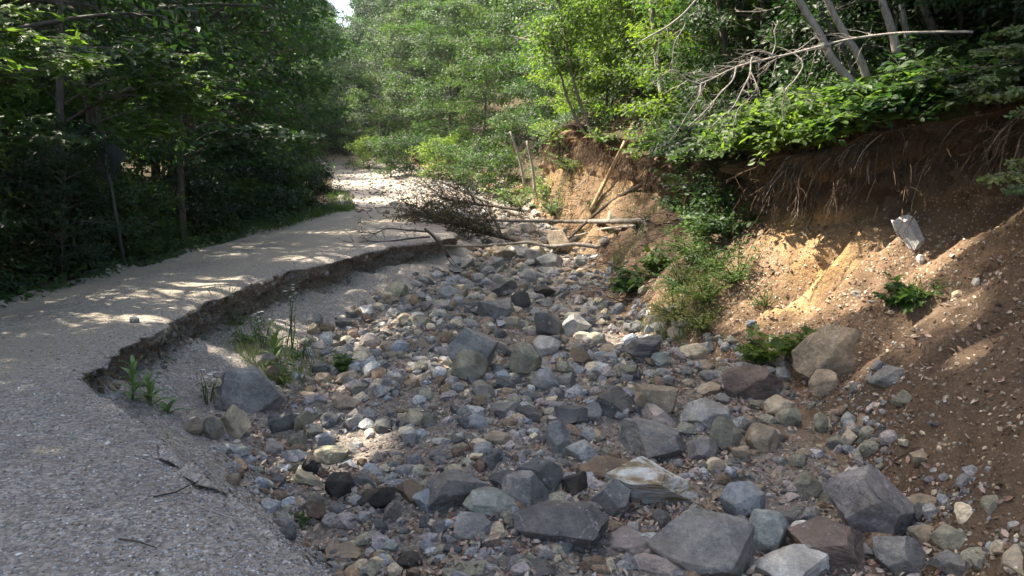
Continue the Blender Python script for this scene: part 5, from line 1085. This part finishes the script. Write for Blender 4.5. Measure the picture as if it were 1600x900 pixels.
# maple bough hanging in at the top left
def maple_tree(base, H, targets, label, m2, ls=.13, ncl=26):
    o = empty('overhanging_maple', base); b0 = Vector(base); m = MB(); tr = bend((0, 0, -.1), (0, 0, 1), H, 8, 0, .04); m.tube(tr, .1, .03, 8); me = m.mesh('trunk'); me.materials.append(M_bark); link('trunk', me, o)
    b = MB(); Ps = []
    for tg in targets:
        e = Vector(tg) - b0; s = Vector((tr[4].x, tr[4].y, min(H * .95, max(.4, e.z - .5)))); mid = s.lerp(e, .5) + Vector((0, 0, .25)); pts = [s, s.lerp(mid, .5) + Vector((0, 0, .1)), mid, mid.lerp(e, .5), e]; b.tube(pts, .02, .006, 4, 0, False)
        for k in range(ncl):
            u = rnd.uniform(.35, 1) * 4; i = min(int(u), 3); q = pts[i].lerp(pts[i + 1], u - i); t = bend(q, (rnd.gauss(0, 1), rnd.gauss(0, 1), rnd.gauss(0, .18)), rnd.uniform(.2, .6), 3, .15); b.tube(t, .006, .003, 3, 0, False)
            for z in t[1:]:
                for _ in range(3): Ps.append(z + Vector((rnd.gauss(0, .09), rnd.gauss(0, .09), rnd.gauss(0, .03))))
    me = b.mesh('branches'); me.materials.append(M_bark); link('branches', me, o); P = np.array([tuple(p) for p in Ps]); n = len(P)
    cm = leaves_mesh('foliage', P, unit(np.array([.15, -.2, 1]) + rng.normal(0, .28, (n, 3))), rng.normal(size=(n, 3)) + np.array([.6, -.3, -.5]), rng.uniform(ls * .7, ls * 1.2, n), 'maple'); cm.materials.append(m2); link('foliage', cm, o)
    tag(o, label, 'tree', 'young maples at the road edge'); return o
maple_tree((-7.6, 7.6, ground(-7.6, 7.6)), 5.5, [aty(40, 50, 7.6), aty(100, 90, 7.8), aty(60, 110, 7.2), aty(130, 60, 8.2), aty(20, 20, 7.6), aty(150, 110, 8.4), aty(40, 125, 7.4)], 'young maple spreading bright leaves at the top left corner', M_leafB, .14, 24)
maple_tree((-7.4, 12.6, ground(-7.4, 12.6)), 5.2, [aty(310, 85, 13), aty(330, 120, 13), aty(350, 150, 13.4), aty(300, 150, 13), aty(280, 200, 12.6), aty(365, 175, 13.4)], 'young maple with a sunlit top standing right of the sign', M_leafB, .16, 18)
maple_tree((-7.8, 9.6, ground(-7.8, 9.6)), 3.6, [aty(50, 190, 9.6), aty(90, 215, 9.6), aty(200, 75, 10), aty(240, 85, 10.4)], 'dim young maple in the dark left of the sign', M_leafM, .16, 12)
maple_tree((-7.3, 17.2, ground(-7.3, 17.2)), 4.0, [aty(440, 200, 17), aty(470, 215, 17.4), aty(420, 240, 17), aty(380, 230, 17)], 'young tree reaching over the verge beyond the sign', M_leafM, .18, 16)

# ------------------------------------------------------------------ road sign seen from behind
sb = aty(193, 382, 12.4); sb.z = ground(sb.x, sb.y) - .1
top_ = aty(166, 245, 12.2); sg = empty('road_sign', sb)
m = MB(); e = top_ - sb; m.tube([Vector((0, 0, 0)), e * .5, e * 1.02], .028, .026, 8); me = m.mesh('post'); me.materials.append(M_post); link('post', me, sg)
def panel(c, sx, sz, rot, yaw, nm):
    q = MB(); hx, hz, th = sx / 2, sz / 2, .006; ch = .06; o8 = [(-hx + ch, -hz), (hx - ch, -hz), (hx, -hz + ch), (hx, hz - ch), (hx - ch, hz), (-hx + ch, hz), (-hx, hz - ch), (-hx, -hz + ch)]
    q.poly([(x, -th, z) for x, z in o8]); q.poly([(x, th, z) for x, z in o8][::-1])
    for i in range(8): a, b = o8[i], o8[(i + 1) % 8]; q.poly([(a[0], -th, a[1]), (a[0], th, a[1]), (b[0], th, b[1]), (b[0], -th, b[1])])
    me = q.mesh(nm, False); me.materials.append(M_signback); o = link(nm, me, sg); o.location = c; o.rotation_euler = (0, rot, yaw)
panel(e * .93 + Vector((-.02, .04, 0)), .44, .44, R(38), R(-20), 'sign_panel')
panel(e * 1.05 + Vector((.10, .02, .02)), .55, .18, R(38), R(-10), 'top_panel')
tag(sg, 'leaning diamond road sign seen from behind in the dark trees', 'road sign')

# ------------------------------------------------------------------ thin summer haze in the valley air
hb = MB(); x0, x1, y0, y1, z0, z1 = -200, 200, -30, 260, -4, 110
for q in ([(x0, y0, z0), (x0, y1, z0), (x1, y1, z0), (x1, y0, z0)], [(x0, y0, z1), (x1, y0, z1), (x1, y1, z1), (x0, y1, z1)], [(x0, y0, z0), (x1, y0, z0), (x1, y0, z1), (x0, y0, z1)], [(x0, y1, z0), (x0, y1, z1), (x1, y1, z1), (x1, y1, z0)], [(x0, y0, z0), (x0, y0, z1), (x0, y1, z1), (x0, y1, z0)], [(x1, y0, z0), (x1, y1, z0), (x1, y1, z1), (x1, y0, z1)]): hb.poly(q)
hm_, ht = mat('valley_haze'); pv = ht.nodes.new('ShaderNodeVolumePrincipled'); pv.inputs['Density'].default_value = .00022; pv.inputs['Color'].default_value = (.86, .93, 1, 1); pv.inputs['Anisotropy'].default_value = .3
ho = ht.nodes.new('ShaderNodeOutputMaterial'); ht.links.new(pv.outputs[0], ho.inputs['Volume'])
tag(link('haze', hb.mesh('haze', False), mat=hm_), kind='stuff')
